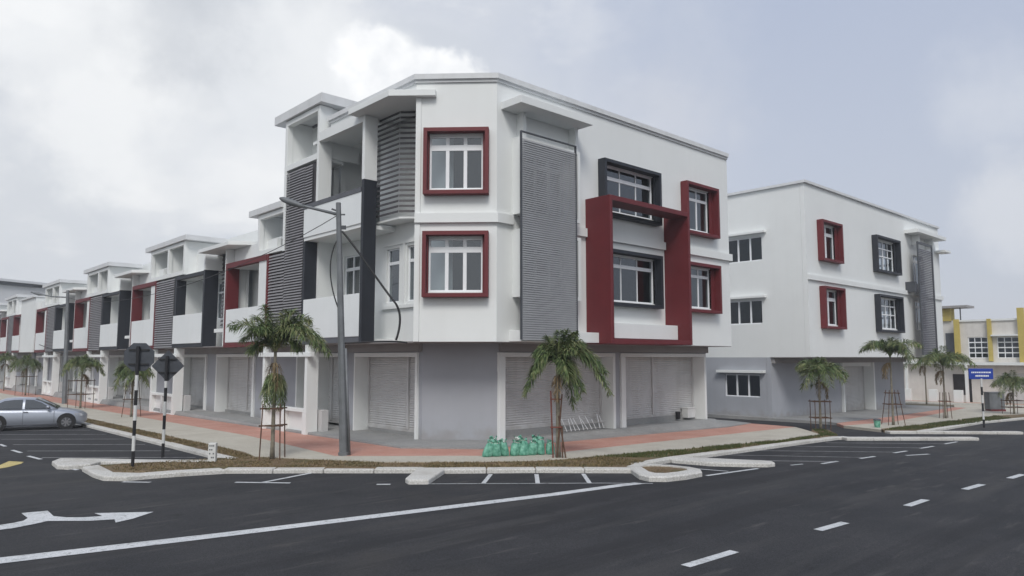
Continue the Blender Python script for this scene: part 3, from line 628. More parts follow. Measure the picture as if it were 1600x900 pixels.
# ---- left side of the corner building
XW = 1.1; FW = Fr((XW, 0), (0, 1), (-1, 0))
m_ = MB(); m_.wall(FW, 1.6, 9.0, ZS, 12.3, [(3.55, 4.0, 4.95, 7.0), (4.5, 5.35, 4.95, 7.0), (7.3, 8.55, 4.9, 7.05), (5.9, 8.99, 7.7, 11.6)], -.25, 0)
m_.wall(Fr((2.15, 0), (0, 1), (-1, 0)), 5.0, 9.6, 7.6, 11.9, [(6.6, 9.0, 7.7, 10.2)], -.2, 0); m_.box(1.36, 2.14, 9.1, 9.24, 7.65, 11.9); m_.box(1.36, 2.14, 5.05, 5.19, 7.65, 11.9); m_.box(1.36, 2.14, 5.2, 9.1, 11.62, 11.8)
m_.wall(Fr((-.0, 0), (0, 1), (-1, 0)), 1.96, 7.9, 11.98, 12.3, [], -.25, 0)
m_.build('wall', 'white', B)
window(FW, B, 3.55, 4.0, 4.95, 7.0, cols=1, transom=(6.45,), mull=.07); window(FW, B, 4.5, 5.35, 4.95, 7.0, cols=1, transom=(6.45,), mull=.07)
window(FW, B, 7.3, 8.55, 4.9, 7.05, cols=2, transom=(6.5,), mull=.08); window(Fr((2.15, 0), (0, 1), (-1, 0)), B, 6.6, 9.0, 7.7, 10.2, cols=3, transom=())
sl = MB(); sl.fbox(FW, 3.3, 5.6, .003, .1, 4.72, 4.84); sl.fbox(FW, 4.08, 4.2, .003, .06, 4.84, 7.1); sl.fbox(FW, 3.4, 5.5, .003, .06, 7.1, 7.22); sl.build('window_sill', 'white', B)
FLf = Fr((-.4, 0), (0, 1), (-1, 0))
fn = MB(); fn.box(-.4, .14, 4.6, 4.77, 3.46, 9.36); fn.build('fin', 'navy', B, bevel=.008)
fn = MB(); fn.box(-.4, .14, 4.6, 4.77, 9.363, 11.75); fn.build('fin', 'white', B, bevel=.008)
cn = MB(); cn.prism([(-.82, 5.1), (-.82, 2.42), (.32, 1.30), (1.0, 2.0), (1.0, 5.1)], 11.76, 11.98); cn.build('canopy', 'white', B, bevel=.01)
# louvre screen turning the corner
for F_, a, b in ((Fr((.36, 0), (0, 1), (-1, 0)), 3.46, 5.3),):
    lo_ = louvre(F_, B, a, b, 8.0, 12.0, 0, .19, .08, m='screen_dark', frame=False, th=.02, tilt=.2)
Fk = Fr((.36, 3.45), (1, -1), (-1, -1)); louvre(Fk, B, 0.0, 1.0, 8.0, 12.0, 0, .19, .08, m='screen_dark', frame=False, th=.02, tilt=.2)
us = MB(); us.prism([(.40, 5.0), (.40, 3.5), (1.1, 2.8), (1.1, 5.0)], 7.85, 7.92); us.build('ledge', 'white', B)
pl_ = MB(); pl_.fbox(FC, -1.385, -1.2, -.25, .05, ZS, 11.76); pl_.build('pilaster', 'white', B, bevel=.01)
# 3F balcony, 2F balcony
pa = MB(); pa.box(-.4, -.28, 4.775, 9.22, 7.76, 8.92); pa.build('parapet', 'white_panel', B, bevel=.008); pa = MB(); pa.box(-.4, -.28, 4.775, 9.07, 3.67, 5.22); pa.build('parapet', 'white_panel', B, bevel=.008)
pa = MB(); pa.box(-.42, -.2, 4.775, 9.25, 8.92, 9.1); pa.build('parapet_cap', 'darkgrey', B); pa = MB(); pa.box(-.38, -.2, 4.775, 9.25, 3.46, 3.665); pa.build('balcony_beam', 'darkgrey', B)
fs = MB(); fs.box(-.36, 1.1, 4.775, 9.24, 7.62, 7.755); fs.build('balcony_slab', 'white', B); fs = MB(); fs.box(-.2, 1.1, 4.775, 9.24, 3.46, 3.6); fs.build('balcony_slab', 'white', B)
bm_ = MB(); bm_.box(-.4, -.15, 4.775, 8.07, 11.52, 11.9); bm_.box(-.15, 1.1, 4.775, 9.09, 11.62, 11.75); bm_.build('beam', 'white', B, bevel=.008)
dp = MB(); dp.box(-.38, .16, 9.09, 9.24, 3.67, 7.6); dp.build('side_panel', 'navy', B)
wp = MB(); wp.box(.16, 1.1, 8.97, 9.24, 3.6, 7.62); wp.build('side_wall', 'white', B); wp = MB(); wp.box(.84, 1.1, 9.1, 9.24, 8.92, 11.62); wp.build('side_wall', 'white', B)
louvre(FLf, B, 9.27, 10.9, 3.46, 10.78, -.04, .112, .068, m='louvre_mid', frame=False, th=.02)
louvre(FLf, B, 8.6, 9.25, 9.15, 10.78, -.04, .112, .068, m='louvre_mid', frame=False, th=.02)
lb = MB(); lb.box(-.25, -.2, 9.27, 10.9, 3.46, 10.8); lb.box(-.25, -.2, 8.6, 9.27, 9.1, 10.8); lb.build('screen_backing', 'louvre_dark', B)
tw = MB()
tw.box(-.4, -.22, 8.08, 8.25, 9.1, 13.03); tw.box(-.22, .18, 8.08, 8.25, 9.1, 13.03); tw.box(-.4, -.15, 10.93, 11.13, 7.42, 13.03); tw.box(-.4, -.15, 8.25, 10.93, 10.84, 11.08); tw.box(-.4, -.15, 8.25, 10.93, 12.82, 13.03)
tw.box(-.15, 1.6, 10.95, 11.13, 7.42, 13.03); tw.box(.76, .83, 8.3, 10.95, 10.8, 13.03); tw.box(-.15, .76, 8.3, 10.95, 10.84, 10.96); tw.box(.18, 1.5, 8.2, 8.3, 10.96, 13.03)
tw.build('roof_tower', 'white', B, bevel=.01)
ts = MB(); ts.box(-.52, 1.7, 7.76, 12.0, 13.06, 13.44); ts.build('roof_slab', 'coping', B, bevel=.01)
tl = MB(); tl.bar((.4, 8.9, 12.78), (.4, 10.2, 12.78), .06, .1); tl.build('light_fitting', 'darkgrey', B)

def gate_pier(parent, y0, y1, zb=-.22):
    """slim white portal at the kerbside end of a party wall, with a low meter cabinet"""
    p = MB(); x = -.4
    p.box(x, x+.5, y0, y0+.2, zb, 3.42); p.box(x, x+.3, y1-.2, y1, zb, 3.42)
    p.box(x-.06, x+.12, y0-.35, y1+.35, 2.95, 3.13)
    p.box(x+.01, x+.3, y0+.2, y1-.2, .78, .9); p.box(x+.05, x+.3, y0+.2, y1-.2, zb, .2-.35)
    ym = (y0+y1)/2
    p.box(x+.01, x+.28, ym-.12, ym+.12, zb, .78); p.box(x+.01, x+.28, y0+.2, y0+.34, zb, .78); p.box(x+.01, x+.28, y1-.34, y1-.2, zb, .78)
    p.box(x+.22, x+.26, y0+.34, y1-.34, -.15, .78)
    o = p.build('gate_pier', 'white', parent, bevel=.008)
    q_ = MB(); q_.box(x+.55, x+.85, y0-.25, y0+.15, zb, .85); q_.build('meter_box', 'soffit_light', o, bevel=.01)
    return o
gate_pier(B, 8.6, 12.7)

# ================================================================ terrace row
def house_common_ground(parent, y0, y1, f0, f1, Y):
    F = Fr((1.2, Y), (0, 1), (-1, 0)); mid = f0+(f1-f0)*.45
    g_ = MB(); g_.wall(F, y0, y1, -.02, 3.44, [(f0+.12, f1-.05, -.02, 3.0)], -.25, 0); g_.build('wall', 'grey_wall', parent)
    portal_frame_g(F, parent, f0, f1, -.02, 3.1, 0, jw=.2); shutter(F, parent, f0+.2, f1-.11, .12, 2.95, -.58, mid=mid)
    s_ = MB(); s_.fbox(F, f0+.2, f1-.11, -.75, -.45, -.02, .12); s_.build('door_step', 'apron', parent)
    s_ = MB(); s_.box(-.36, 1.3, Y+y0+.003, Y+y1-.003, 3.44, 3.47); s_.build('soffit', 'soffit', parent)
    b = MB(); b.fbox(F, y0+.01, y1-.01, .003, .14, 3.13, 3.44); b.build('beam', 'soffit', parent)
def black_house(Y, label, accent='navy', pier=True):
    """spans local y 4.6 .. 12.45 (+ tower to 13.65)"""
    P = thing('shophouse', label, 'shophouse', (0, Y+4.6, 0), 'two storey shophouses of the long terrace')
    house_common_ground(P, 7.0, 12.9, 8.1, 12.5, Y)
    fl = Fr((-.4, Y), (0, 1), (-1, 0)); fw = Fr((1.1, Y), (0, 1), (-1, 0))
    b = MB(); b.box(-.4, .3, Y+4.6, Y+4.8, 3.46, 7.42); b.box(-.38, -.2, Y+4.8, Y+9.25, 3.46, 3.665); b.box(-.38, -.2, Y+4.8, Y+9.25, 7.2, 7.4); b.box(-.36, .16, Y+8.95, Y+9.24, 3.67, 7.2); b.build('balcony_frame', accent, P, bevel=.008)
    p = MB(); p.box(-.4, -.28, Y+4.81, Y+9.2, 3.67, 5.22); p.build('parapet', 'white_panel', P, bevel=.008)
    w_ = MB(); w_.wall(fw, 4.85, 9.1, 3.47, 8.4, [(5.2, 6.9, 5.0, 7.0)], -.25, 0); w_.box(.16, 1.1, Y+8.85, Y+9.24, 3.5, 7.42); w_.box(-.2, 1.1, Y+4.8, Y+9.2, 7.22, 7.38)
    w_.box(.3, .5, Y+4.6, Y+7.8, 7.42, 8.6); w_.box(-.4, .3, Y+4.6, Y+4.8, 7.42, 8.2)
    w_.box(2., 2.2, Y+4.6, Y+13.2, 8.0, 9.68); w_.box(.5, 2., Y+4.6, Y+12.4, 8.3, 8.4); w_.build('wall', 'white', P)
    window(fw, P, 5.2, 6.9, 5.0, 7.0, cols=3, transom=(6.45,), mull=.07)
    sb_ = MB(); sb_.box(-.22, -.17, Y+9.26, Y+12.4, 3.46, 7.4); sb_.build('screen_backing', 'louvre_dark', P)
    louvre(fl, P, 9.27, 12.42, 3.46, 7.42, -.04, .13, .085, m='louvre_mid', frame=False, th=.02)
    tower(P, Y)
    if pier: gate_pier(P, Y+8.6, Y+12.7, -.32)
    return P
def tower(P, Y):
    t = MB(); z0, z1 = 7.45, 9.3; x = -.4
    t.box(x, x+.2, Y+7.8, Y+13.65, z0, z0+.22); t.box(x, x+.2, Y+7.8, Y+13.65, z1-.2, z1)
    for a, b in ((7.8, 7.98), (10.35, 10.6), (13.45, 13.65)): t.box(x, x+.2, Y+a, Y+b, z0+.22, z1-.2)
    t.box(x+.2, 1.3, Y+7.8, Y+7.95, z0, z1); t.box(x+.2, 1.3, Y+13.5, Y+13.65, z0, z1); t.box(x+.2, 1.3, Y+10.4, Y+10.55, z0, z1)
    t.box(1.3, 1.5, Y+7.8, Y+10.55, z0, z1); t.box(1.3, 1.5, Y+10.55, Y+13.65, z0, 8.55); t.box(x+.2, 1.3, Y+7.95, Y+13.5, z0+.05, z0+.15)
    o = t.build('roof_tower', 'white', P, bevel=.008)
    s_ = MB(); s_.box(-.52, 1.7, Y+7.35, Y+14.45, 9.32, 9.6); s_.build('roof_slab', 'coping', o, bevel=.01)
def red_house(Y, label, end=20.0, accent='red'):
    P = thing('shophouse', label, 'shophouse', (0, Y+12.45, 0), 'two storey shophouses of the long terrace')
    house_common_ground(P, 12.9, 22.4 if end > 19 else 17.5, 17.1 if end > 19 else 13.2, 22.05 if end > 19 else 17.2, Y)
    fw = Fr((1.1, Y), (0, 1), (-1, 0))
    b = MB(); b.box(-.4, .25, Y+12.48, Y+12.64, 3.4, 7.45); b.box(-.4, .2, Y+17.05, Y+17.25, 3.4, 7.45); b.box(-.42, -.18, Y+12.64, Y+17.05, 7.2, 7.45); b.box(-.42, -.18, Y+12.64, Y+17.05, 3.4, 3.62)
    b.build('balcony_frame', accent, P, bevel=.008)
    p = MB(); p.box(-.4, -.28, Y+12.65, Y+17.04, 3.63, 5.2); p.build('parapet', 'white_panel', P, bevel=.008)
    w_ = MB(); w_.box(-.36, -.1, Y+12.65, Y+13.5, 5.2, 7.2); w_.wall(fw, 12.6, 17.6, 3.47, 8.4, [(14.2, 16.4, 4.6, 7.0)], -.25, 0)
    w_.box(0, .2, Y+12.5, Y+17.2, 7.45, 8.2); w_.box(-.2, 1.1, Y+12.65, Y+17.0, 7.22, 7.4); w_.box(.6, .75, Y+17.2, Y+min(end, 19.98), 3.47, 8.2)
    w_.box(2., 2.2, Y+13.2, Y+end, 8.0, 9.68); w_.box(.2, 2., Y+12.5, Y+end, 8.2, 8.3); w_.box(-.4, .6, Y+17.25, Y+17.33, 3.5, 8.2)
    w_.build('wall', 'white', P)
    window(fw, P, 14.2, 16.4, 4.6, 7.0, cols=3, transom=(6.4,), mull=.07)
    if end > 19:
        l_ = louvre(Fr((.5, Y), (0, 1), (-1, 0)), P, 17.4, 19.95, 4.5, 8.15, 0, .2, .11, m='louvre_dark', frame=False, th=.03)
        c_ = MB(); c_.prism([(-.85, Y+19.8), (-.85, Y+15.9), (.2, Y+15.1), (.6, Y+16.1), (.6, Y+19.8)], 8.2, 8.38); c_.build('canopy', 'white', P, bevel=.01)
        e_ = MB(); e_.box(-.35, .6, Y+17.4, Y+18.6, 4.15, 4.33); e_.build('ledge', 'white', P)
    return P
rh0 = red_house(0, 'red framed two storey shophouse joined to the three storey corner block')
t0 = MB()    # the tower half of the first shophouse
x = -.4
t0.box(x, x+.2, 11.15, 13.65, 7.45, 7.67); t0.box(x, x+.2, 11.15, 13.65, 9.1, 9.3); t0.box(x, x+.2, 13.45, 13.65, 7.67, 9.1); t0.box(x+.2, 1.3, 13.5, 13.65, 7.45, 9.3); t0.box(1.3, 1.5, 11.15, 13.65, 7.45, 8.55); t0.box(x+.2, 1.3, 11.15, 13.5, 7.5, 7.6)
o_ = t0.build('roof_tower', 'white', rh0, bevel=.008); s_ = MB(); s_.box(-.52, 1.7, 11.14, 14.45, 9.32, 9.6); s_.build('roof_slab', 'coping', o_, bevel=.01)
sb_ = MB(); sb_.box(-.22, -.17, 10.92, 12.4, 3.46, 7.4); sb_.build('screen_backing', 'louvre_dark', rh0)
louvre(FLf, rh0, 10.92, 12.42, 3.46, 7.42, -.04, .13, .085, m='louvre_mid', frame=False, th=.02)
PER = 15.4
ordn = ['first', 'second', 'third', 'fourth', 'fifth']
for k in range(1, 4):
    black_house(PER*k, '%s black framed shophouse with a roof tower, counting away from the corner block' % ordn[k-1])
    red_house(PER*k, '%s red framed shophouse of the row, counting from the corner block' % ordn[k], end=20.0 if k < 3 else 17.4)
# plain white house
Pw = thing('shophouse', 'plain blank fronted white shophouse near the far end of the terrace', 'shophouse', (0, 63.8, 0), 'two storey shophouses of the long terrace')
q_ = MB(); q_.box(-.42, 6, 63.9, 71.2, 3.46, 8.7); q_.build('wall', 'white', Pw); q_ = MB(); q_.box(1.2, 6, 63.75, 71.7, -.02, 3.458); q_.build('wall', 'grey_wall', Pw)
q_ = MB(); q_.box(-.6, 6.1, 63.8, 71.3, 8.7, 8.85); q_.build('roof_slab', 'coping', Pw)
portal_frame_g(Fr((1.2, 0), (0, 1), (-1, 0)), Pw, 65, 70, -.02, 3.1, .2, depth=.1)
black_house(66.7, 'red and white shophouse just beyond the blank fronted one', 'red')
red_house(66.7, 'shophouse next to the farthest one of the terrace')
black_house(66.7+PER, 'farthest shophouse of the terrace, at the left edge', 'navy', pier=True)
# pitched body behind each terrace front (the houses behind their facades)
Hb = thing('rear_block', 'plain rear part of the long white terrace under its roof', 'building', (2.3, 11.2, 0))
q_ = MB(); q_.box(2.3, 12, 11.2, 98, 0, 8.2); q_.build('wall', 'white', Hb)
# far hall
Hh = thing('warehouse', 'long pale grey hall with dark clerestory slots beyond the terrace', 'warehouse', (-40, 130, -.85))
q_ = MB(); q_.prism([(-40, 130), (12.5, 130), (12.5, 175), (-40, 175)], -.9, lambda x, y: 15.2-.05*(x-6)-.0*y); q_.build('wall', 'hall', Hh)
q_ = MB(); q_.prism([(-41, 129), (13.2, 129), (13.2, 176), (-41, 176)], lambda x, y: 15.7-.05*(x-6), lambda x, y: 16.1-.05*(x-6)); q_.build('roof', 'hall', Hh)
q_ = MB()
for a, b in ((-30, -20), (-16, -6), (-3, 4), (5.2, 10)): q_.prism([(a, 129.7), (b, 129.7), (b, 130), (a, 130)], lambda x, y: 15.18-.05*(x-6), lambda x, y: 15.7-.05*(x-6))
q_.build('clerestory_window', 'hall_dark', Hh)

# ================================================================ second building
D = thing('white_building', 'white three storey block across the driveway with red and black framed windows', 'building', (24.4, 0, -.55))
zs, zt = 2.93, 12.5
dr = [(26.1, 27.95, 8.5, 10.4), (26.1, 27.95, 4.75, 6.7)]; db = [(33.75, 36.9, 8.5, 10.4), (33.75, 36.9, 4.75, 6.7)]; dl = [(40.4, 42.3, 8, 10), (40.4, 42.3, 4.8, 6.8)]
m_ = MB(); m_.wall(FR, 24.4, 45.8, zs, zt, dr+db+dl, -.25, 0)
FS = Fr((24.4, 0), (0, 1), (-1, 0)); sw = [(2.6, 4.9, 8.45, 9.85), (2.7, 4.95, 4.83, 6.2)]
m_.wall(FS, .26, 12, zs, zt, sw, -.25, -.001)
FE2 = Fr((45.8, 0), (0, 1), (1, 0))
hol = []
for (z0, z1) in ((5.1, 5.9), (6.05, 6.5), (9.5, 10.0), (10.15, 10.65)):
    for k in range(4): hol.append((3.15+k*.3, 3.15+k*.3+.22, z0, z1))
m_.wall(FE2, .26, 12, zs, zt, hol, -.25, -.001); m_.box(24.66, 45.5, 11.8, 12, -.5, zt)
m_.build('wall', 'white', D)
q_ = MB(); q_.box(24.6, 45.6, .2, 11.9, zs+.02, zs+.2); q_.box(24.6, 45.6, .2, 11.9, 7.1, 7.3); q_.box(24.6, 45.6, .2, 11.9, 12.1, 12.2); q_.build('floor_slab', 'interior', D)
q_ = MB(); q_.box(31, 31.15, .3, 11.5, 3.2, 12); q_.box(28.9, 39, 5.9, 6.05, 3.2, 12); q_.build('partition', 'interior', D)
cp = MB(); coping(cp, [(24.4, 12), (24.4, 0), (45.8, 0)], zt-.02, zt+.12, .13, .3); cp.build('roof_coping', 'coping', D)
q_ = MB(); q_.fbox(FR, 24.42, 45.9, .003, .12, 7.14, 7.42); q_.build('wall_band', 'white', D)
for z0, z1, tz, s0, s1 in ((8.5, 10.4, 9.9, 8.3, 10.6), (4.75, 6.7, 6.2, 4.52, 6.87)):
    window(FR, D, 26.1, 27.95, z0, z1, cols=2, transom=(tz,), sur=('red', 25.77, 28.37, s0, s1))
    window(FR, D, 33.75, 36.9, z0, z1, cols=4, transom=(tz, z0+.9), sur=('navy', 33.35, 37.27, s0, s1), mull=.06, tth=.035)
for z0, z1 in ((8, 10), (4.8, 6.8)): window(FR, D, 40.4, 42.3, z0, z1, cols=3, transom=(z1-.4,))
for a, b, z0, z1 in sw:
    window(FS, D, a, b, z0, z1, cols=3, transom=(), mull=.1)
for hh in ((2.3, 5.2, .003, .3, 10.0, 10.13), (2.4, 5.2, .003, .3, 6.3, 6.43), (2.61, 5.6, .003, .3, 2.05, 2.2)): h_ = MB(); h_.fbox(FS, *hh); h_.build('window_hood', 'white', D, bevel=.008)
q_ = MB(); q_.fbox(FR, 39.0, 44.6, .003, .9, 11.35, 11.6); q_.build('canopy', 'white', D, bevel=.01); q_ = MB(); q_.fbox(FR, 44.9, 46.2, .003, .7, 10.6, 10.75); q_.build('canopy', 'white', D, bevel=.01)
for u in (40.2, 42.9): q_ = MB(); q_.fbox(FR, u, u+.2, .003, .5, 10.7, 11.35); q_.build('canopy_bracket', 'white', D)
louvre(FR, D, 39.3, 41.9, 3.1, 10.4, .7, .12, .11, m='louvre_dark', post=(), fr=.15)
q_ = MB(); q_.fbox(FR, 38.7, 39.1, .003, .6, 7.3, 8.0); q_.build('bracket', 'frame_metal', D)
# ground floor
FS2 = Fr((24.4, 0), (0, 1), (-1, 0)); F23 = Fr((0, 2.3), (1, 0), (0, -1))
m_ = MB(); m_.wall(FS2, 2.56, 12, -1.1, zs, [(2.98, 5.2, .68, 1.96)], -.25, -.003); m_.wall(F23, 24.4, 44.2, -1.1, zs, [(33.5, 38.35, -1.1, 2.5)], -.25, 0); m_.box(43.95, 44.2, 2.56, 11.8, -1.1, zs)
m_.build('wall', 'grey_wall', D)
window(FS2, D, 2.98, 5.2, .68, 1.96, cols=3, transom=(), mull=.1)
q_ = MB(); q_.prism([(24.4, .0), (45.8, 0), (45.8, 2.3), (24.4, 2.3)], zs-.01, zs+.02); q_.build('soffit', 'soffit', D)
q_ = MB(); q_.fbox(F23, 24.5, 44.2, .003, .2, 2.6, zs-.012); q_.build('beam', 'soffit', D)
f_ = MB(); f_.fbox(F23, 33.4, 33.6, -.5, .15, -1.1, 2.6); f_.fbox(F23, 38.25, 38.45, -.5, .15, -1.1, 2.6); f_.fbox(F23, 33.6, 38.25, -.5, .02, 2.35, 2.6); f_.build('shopfront_frame', 'white', D)
shutter(F23, D, 33.6, 38.25, -.7, 2.35, -.55)

# ================================================================ yellow building
Yb = thing('yellow_shophouse', 'two storey white shophouse with yellow piers behind the blue street sign', 'shophouse', (60, 0, -1.2))
FY = Fr((60, 0), (0, -1), (-1, 0))   # u = -y
wy = [(-2.36, -.84, 2.88, 4.72), (-.15, 1.47, 2.88, 4.7), (2.6, 4.4, 2.88, 4.7), (6.2, 8, 2.88, 4.7)]
m_ = MB(); m_.wall(FY, -3.1, 14, 2.5, 6.25, wy, -.25, 0); m_.box(60.6, 61, 3.1, 9, 2.5, 6.3); m_.box(60.9, 72, -14, 9, -1.2, 6.2); m_.build('wall', 'cream_wall', Yb)
m_ = MB(); m_.wall(FY, -9, 14, -1.2, 2.3, [(-3.8, -2.65, -.4, 1.45), (-3.0+.35, -2.3, -1.1, 1.45), (0, 3, -1, 1.6), (5, 8.5, -1, 1.6)], -.3, -.3+.2); m_.build('wall', 'cream_wall', Yb)
q_ = MB(); q_.box(60.35, 60.4, -14, 9, -1.2, 2.3); q_.build('door', 'door_dark', Yb)
q_ = MB(); q_.box(60.5, 60.55, -13, 2.8, 2.6, 6); q_.build('dark_backing', 'dark_interior', Yb)  # dark sheet added behind the panes, standing in for unlit rooms
for a, b in ((0, 3.), (5, 8.5)): q_ = MB(); q_.fbox(FY, a, b, -.22, -.16, -1, 1.6); q_.build('roller_shutter', 'shutter', Yb)
for u0, u1, z0, z1 in wy:
    wo = window(FY, Yb, u0, u1, z0, z1, o=-.1, cols=3, transom=[z0+(z1-z0)*k/4 for k in (1, 2, 3)], mull=.06)
for u0, u1, z0, z1 in ((-3.35, -2.95, 2.6, 6.35), (-.76, -.48, 2.6, 6.3), (1.5, 1.98, 2.5, 7.15), (4.9, 5.2, 2.6, 6.3)):
    q_ = MB(); q_.fbox(FY, u0, u1, .003, .35, z0, z1); q_.build('pier', 'yellow', Yb, bevel=.01)
q_ = MB(); q_.fbox(FY, -3.0, 14, .003, .12, 6.12, 6.28); q_.fbox(FY, -.48, 1.5, .003, .5, 4.78, 4.9); q_.fbox(FY, -3.6, 14, .003, .9, 2.27, 2.52); q_.fbox(FY, -9, -3.3, -.6, .6, 2.35, 2.6); q_.build('ledge', 'white', Yb)
q_ = MB(); q_.box(60.4, 61.5, 3.75, 4.5, 6.25, 7.4); q_.build('roof_tower', 'yellow', Yb); q_ = MB(); q_.box(59.8, 62, 2.25, 4.6, 7.4, 7.6); q_.build('roof_slab', 'soffit', Yb)
q_ = MB(); q_.box(60.1, 60.16, 2.86, 2.92, 6.25, 7.4); q_.box(61.4, 61.46, 3.2, 3.26, 6.25, 7.4); q_.build('roof_post', 'frame_metal', Yb)
q_ = MB(); q_.box(60.55, 60.6, 3.5, 4.3, 2.7, 5.15); q_.build('window', 'darkgrey', Yb)
for y0 in (3.3, 5.3, 7.5):
    q_ = MB(); q_.box(58.6, 58.95, y0-.65, y0+.05, -1.0, .08); q_.build('meter_box', 'white', Yb, bevel=.02); 
for yy in (2.3, 7.2, -4): q_ = MB(); q_.box(59, 59.3, yy, yy+.2, -1.1, 2.27); q_.build('column', 'white', Yb)
# cream building closing the far right
# ================================================================ street furniture
def lerp(a, b, t): return a+(b-a)*t
RV = Vector((math.sin(R(47.4)), -math.cos(R(47.4)), 0)); DV = Vector((math.cos(R(47.4)), math.sin(R(47.4)), 0))
# near lamp
A = Vector((-2.51, 1.94, -.10)); Tt = Vector((-2.76, 2.17, 7.75))
Lm = thing('street_lamp', 'tall grey street lamp at the corner with dangling black cable', 'street lamp', A, 'street lamps on tall poles')
q_ = MB(); q_.tube([A, A.lerp(Tt, .02), A.lerp(Tt, .021), A.lerp(Tt, .55), Tt], [.17, .17, .135, .105, .08], 8); q_.build('pole', 'pole', Lm)
q_ = MB(); q_.tube([A+Vector((.13, -.12, .0)), A.lerp(Tt, .42)+Vector((.10, -.09, 0))], .04, 8); q_.build('conduit', 'pole', Lm, smooth=True)
arm0 = A.lerp(Tt, .952); hd = Vector((-3.72, 3.05, 7.70)); hd2 = Vector((-4.12, 3.42, 7.90))
q_ = MB(); q_.tube([arm0, arm0.lerp(hd, .5), hd], [.05, .045, .04], 8); q_.build('arm', 'pole', Lm, smooth=True)
q_ = MB(); dd = (hd2-hd); q_.tube([hd-dd*.45, hd-dd*.2, hd+dd*.3, hd+dd*.8, hd2], [.03, .075, .11, .085, .03], 10); q_.build('lamp_head', 'pole', Lm, smooth=True)
q_ = MB(); q_.bar(arm0+Vector((0, 0, .1)), arm0+Vector((-.16, .15, .18)), .05); q_.bar(arm0-RV*.15, arm0+RV*.2, .04); q_.bar(A.lerp(Tt, .9), A.lerp(Tt, .9)+RV*.22, .05, .12); q_.build('bracket', 'frame_metal', Lm)
def cable(name, pts, rad, label, cat='cable'):
    q = MB(); q.tube(pts, rad, 6); o = q.build(name, 'cable', None, smooth=True); tag(o, label, cat); return o
def bez(a, b, c_, d, n=14):
    a, b, c_, d = map(Vector, (a, b, c_, d)); return [((1-t)**3)*a+3*(1-t)**2*t*b+3*(1-t)*t*t*c_+t**3*d for t in [i/n for i in range(n+1)]]
cable('cable', bez(A.lerp(Tt, .885)+RV*.1, (-2.3, 1.75, 6.3), (-1.75, 1.3, 5.2), (-1.45, .97, 4.67))+bez((-1.44, .96, 4.65), (-1.25, .85, 4.4), (-1.2, .85, 4.0), (-1.35, .95, 3.45))[1:], .035, 'thick black cable sagging from the corner lamp pole in front of the black fin')
cable('cable', bez(A.lerp(Tt, .85)-RV*.06, A.lerp(Tt, .78)-RV*.38, A.lerp(Tt, .68)-RV*.36, A.lerp(Tt, .58)-RV*.08), .02, 'black cable loop hanging on the left side of the corner lamp pole')
cable('cable', bez(A.lerp(Tt, .44)+RV*.1, (-1.8, 1.6, 3.42), (-1.0, 1.3, 3.45), (-.3, 1.9, 3.40)), .03, 'black cable running from the corner lamp pole along under the overhang')
far = Vector((-2.03, 41.6, -.44)); farT = Vector((-2.1, 42.2, 7.75))
cable('overhead_wire', bez(arm0, (-2.9, 10, 5.9), (-2.6, 28, 5.4), farT-Vector((0, 0, .5)), 24), .012, 'thin overhead wire strung between the corner lamp and the far lamp', 'wire')
Lf = thing('street_lamp', 'far street lamp on the red path standing behind the parked car', 'street lamp', far, 'street lamps on tall poles')
q_ = MB(); q_.tube([far, far.lerp(farT, .5), farT], [.17, .14, .10], 8); q_.build('pole', 'pole', Lf)
q_ = MB(); q_.tube([farT-Vector((0, 0, .5)), (-2.9, 42.95, 7.3), (-3.75, 44, 7.55)], [.05, .05, .04], 8); q_.build('arm', 'pole', Lf); q_ = MB(); q_.tube([(-3.3, 43.45, 7.42), (-3.6, 43.8, 7.5), (-4.0, 44.3, 7.65)], [.04, .12, .05], 8); q_.build('lamp_head', 'pole', Lf)
q_ = MB(); q_.tube([(-2.05, 42.1, 5.0), (-1.9, 42.0, 2.9), (-1.55, 45, 3.2), (-.6, 60, 4.1)], .03, 6); o = q_.build('cable', 'cable'); tag(o, 'dark cable from the far lamp to the blank fronted shophouse', 'cable')

# banded sign posts seen from behind
def sign_post(base, H_, label, shape, size, zc, yaw=0.):
    P = thing('road_sign', label, 'road sign', base, 'road signs seen from behind on banded posts')
    zb = base[2]; k = 7; seg = .415
    for i in range(k):
        q = MB(); z0 = zb+i*seg; z1 = min(z0+seg, H_)
        if z0 >= H_: break
        q.tube([(base[0], base[1], z0), (base[0], base[1], z1)], .045, 12)
        q.build('post_band', 'black' if i % 2 == 0 else 'white_band', P, smooth=False)
    c_ = Vector((base[0], base[1], zc))+DV*.07; r_ = (RV*math.cos(yaw)+DV*math.sin(yaw)); n_ = (DV*math.cos(yaw)-RV*math.sin(yaw))
    pts = []
    if shape == 'oct': pts = [(size/2/math.cos(R(22.5))*math.cos(R(22.5+45*i)), size/2/math.cos(R(22.5))*math.sin(R(22.5+45*i))) for i in range(8)]
    else: pts = [(size/2**.5*math.cos(R(90*i)), size/2**.5*math.sin(R(90*i))) for i in range(4)]
    q = MB(); nn = len(pts); i0 = len(q.v)
    q.v += [c_+r_*a+Vector((0, 0, b)) for a, b in pts]+[c_+r_*a+Vector((0, 0, b))+n_*.02 for a, b in pts]
    q.f.append(list(range(nn))); q.f.append([nn+i for i in range(nn)][::-1])
    for i in range(nn): q.f.append([i, (i+1) % nn, nn+(i+1) % nn, nn+i])
    q.build('sign_plate', 'sign_back', P)
    q = MB()
    for dz in (-.2, .2): q.bar(c_-r_*.26+Vector((0, 0, dz))-n_*.02, c_+r_*.26+Vector((0, 0, dz))-n_*.02, .035, .045)
    q.tube([(base[0], base[1], min(zc-.45, H_)), (base[0], base[1], zc+.3)], .05, 10)
    q.build('sign_bracket', 'black', P)
    return P
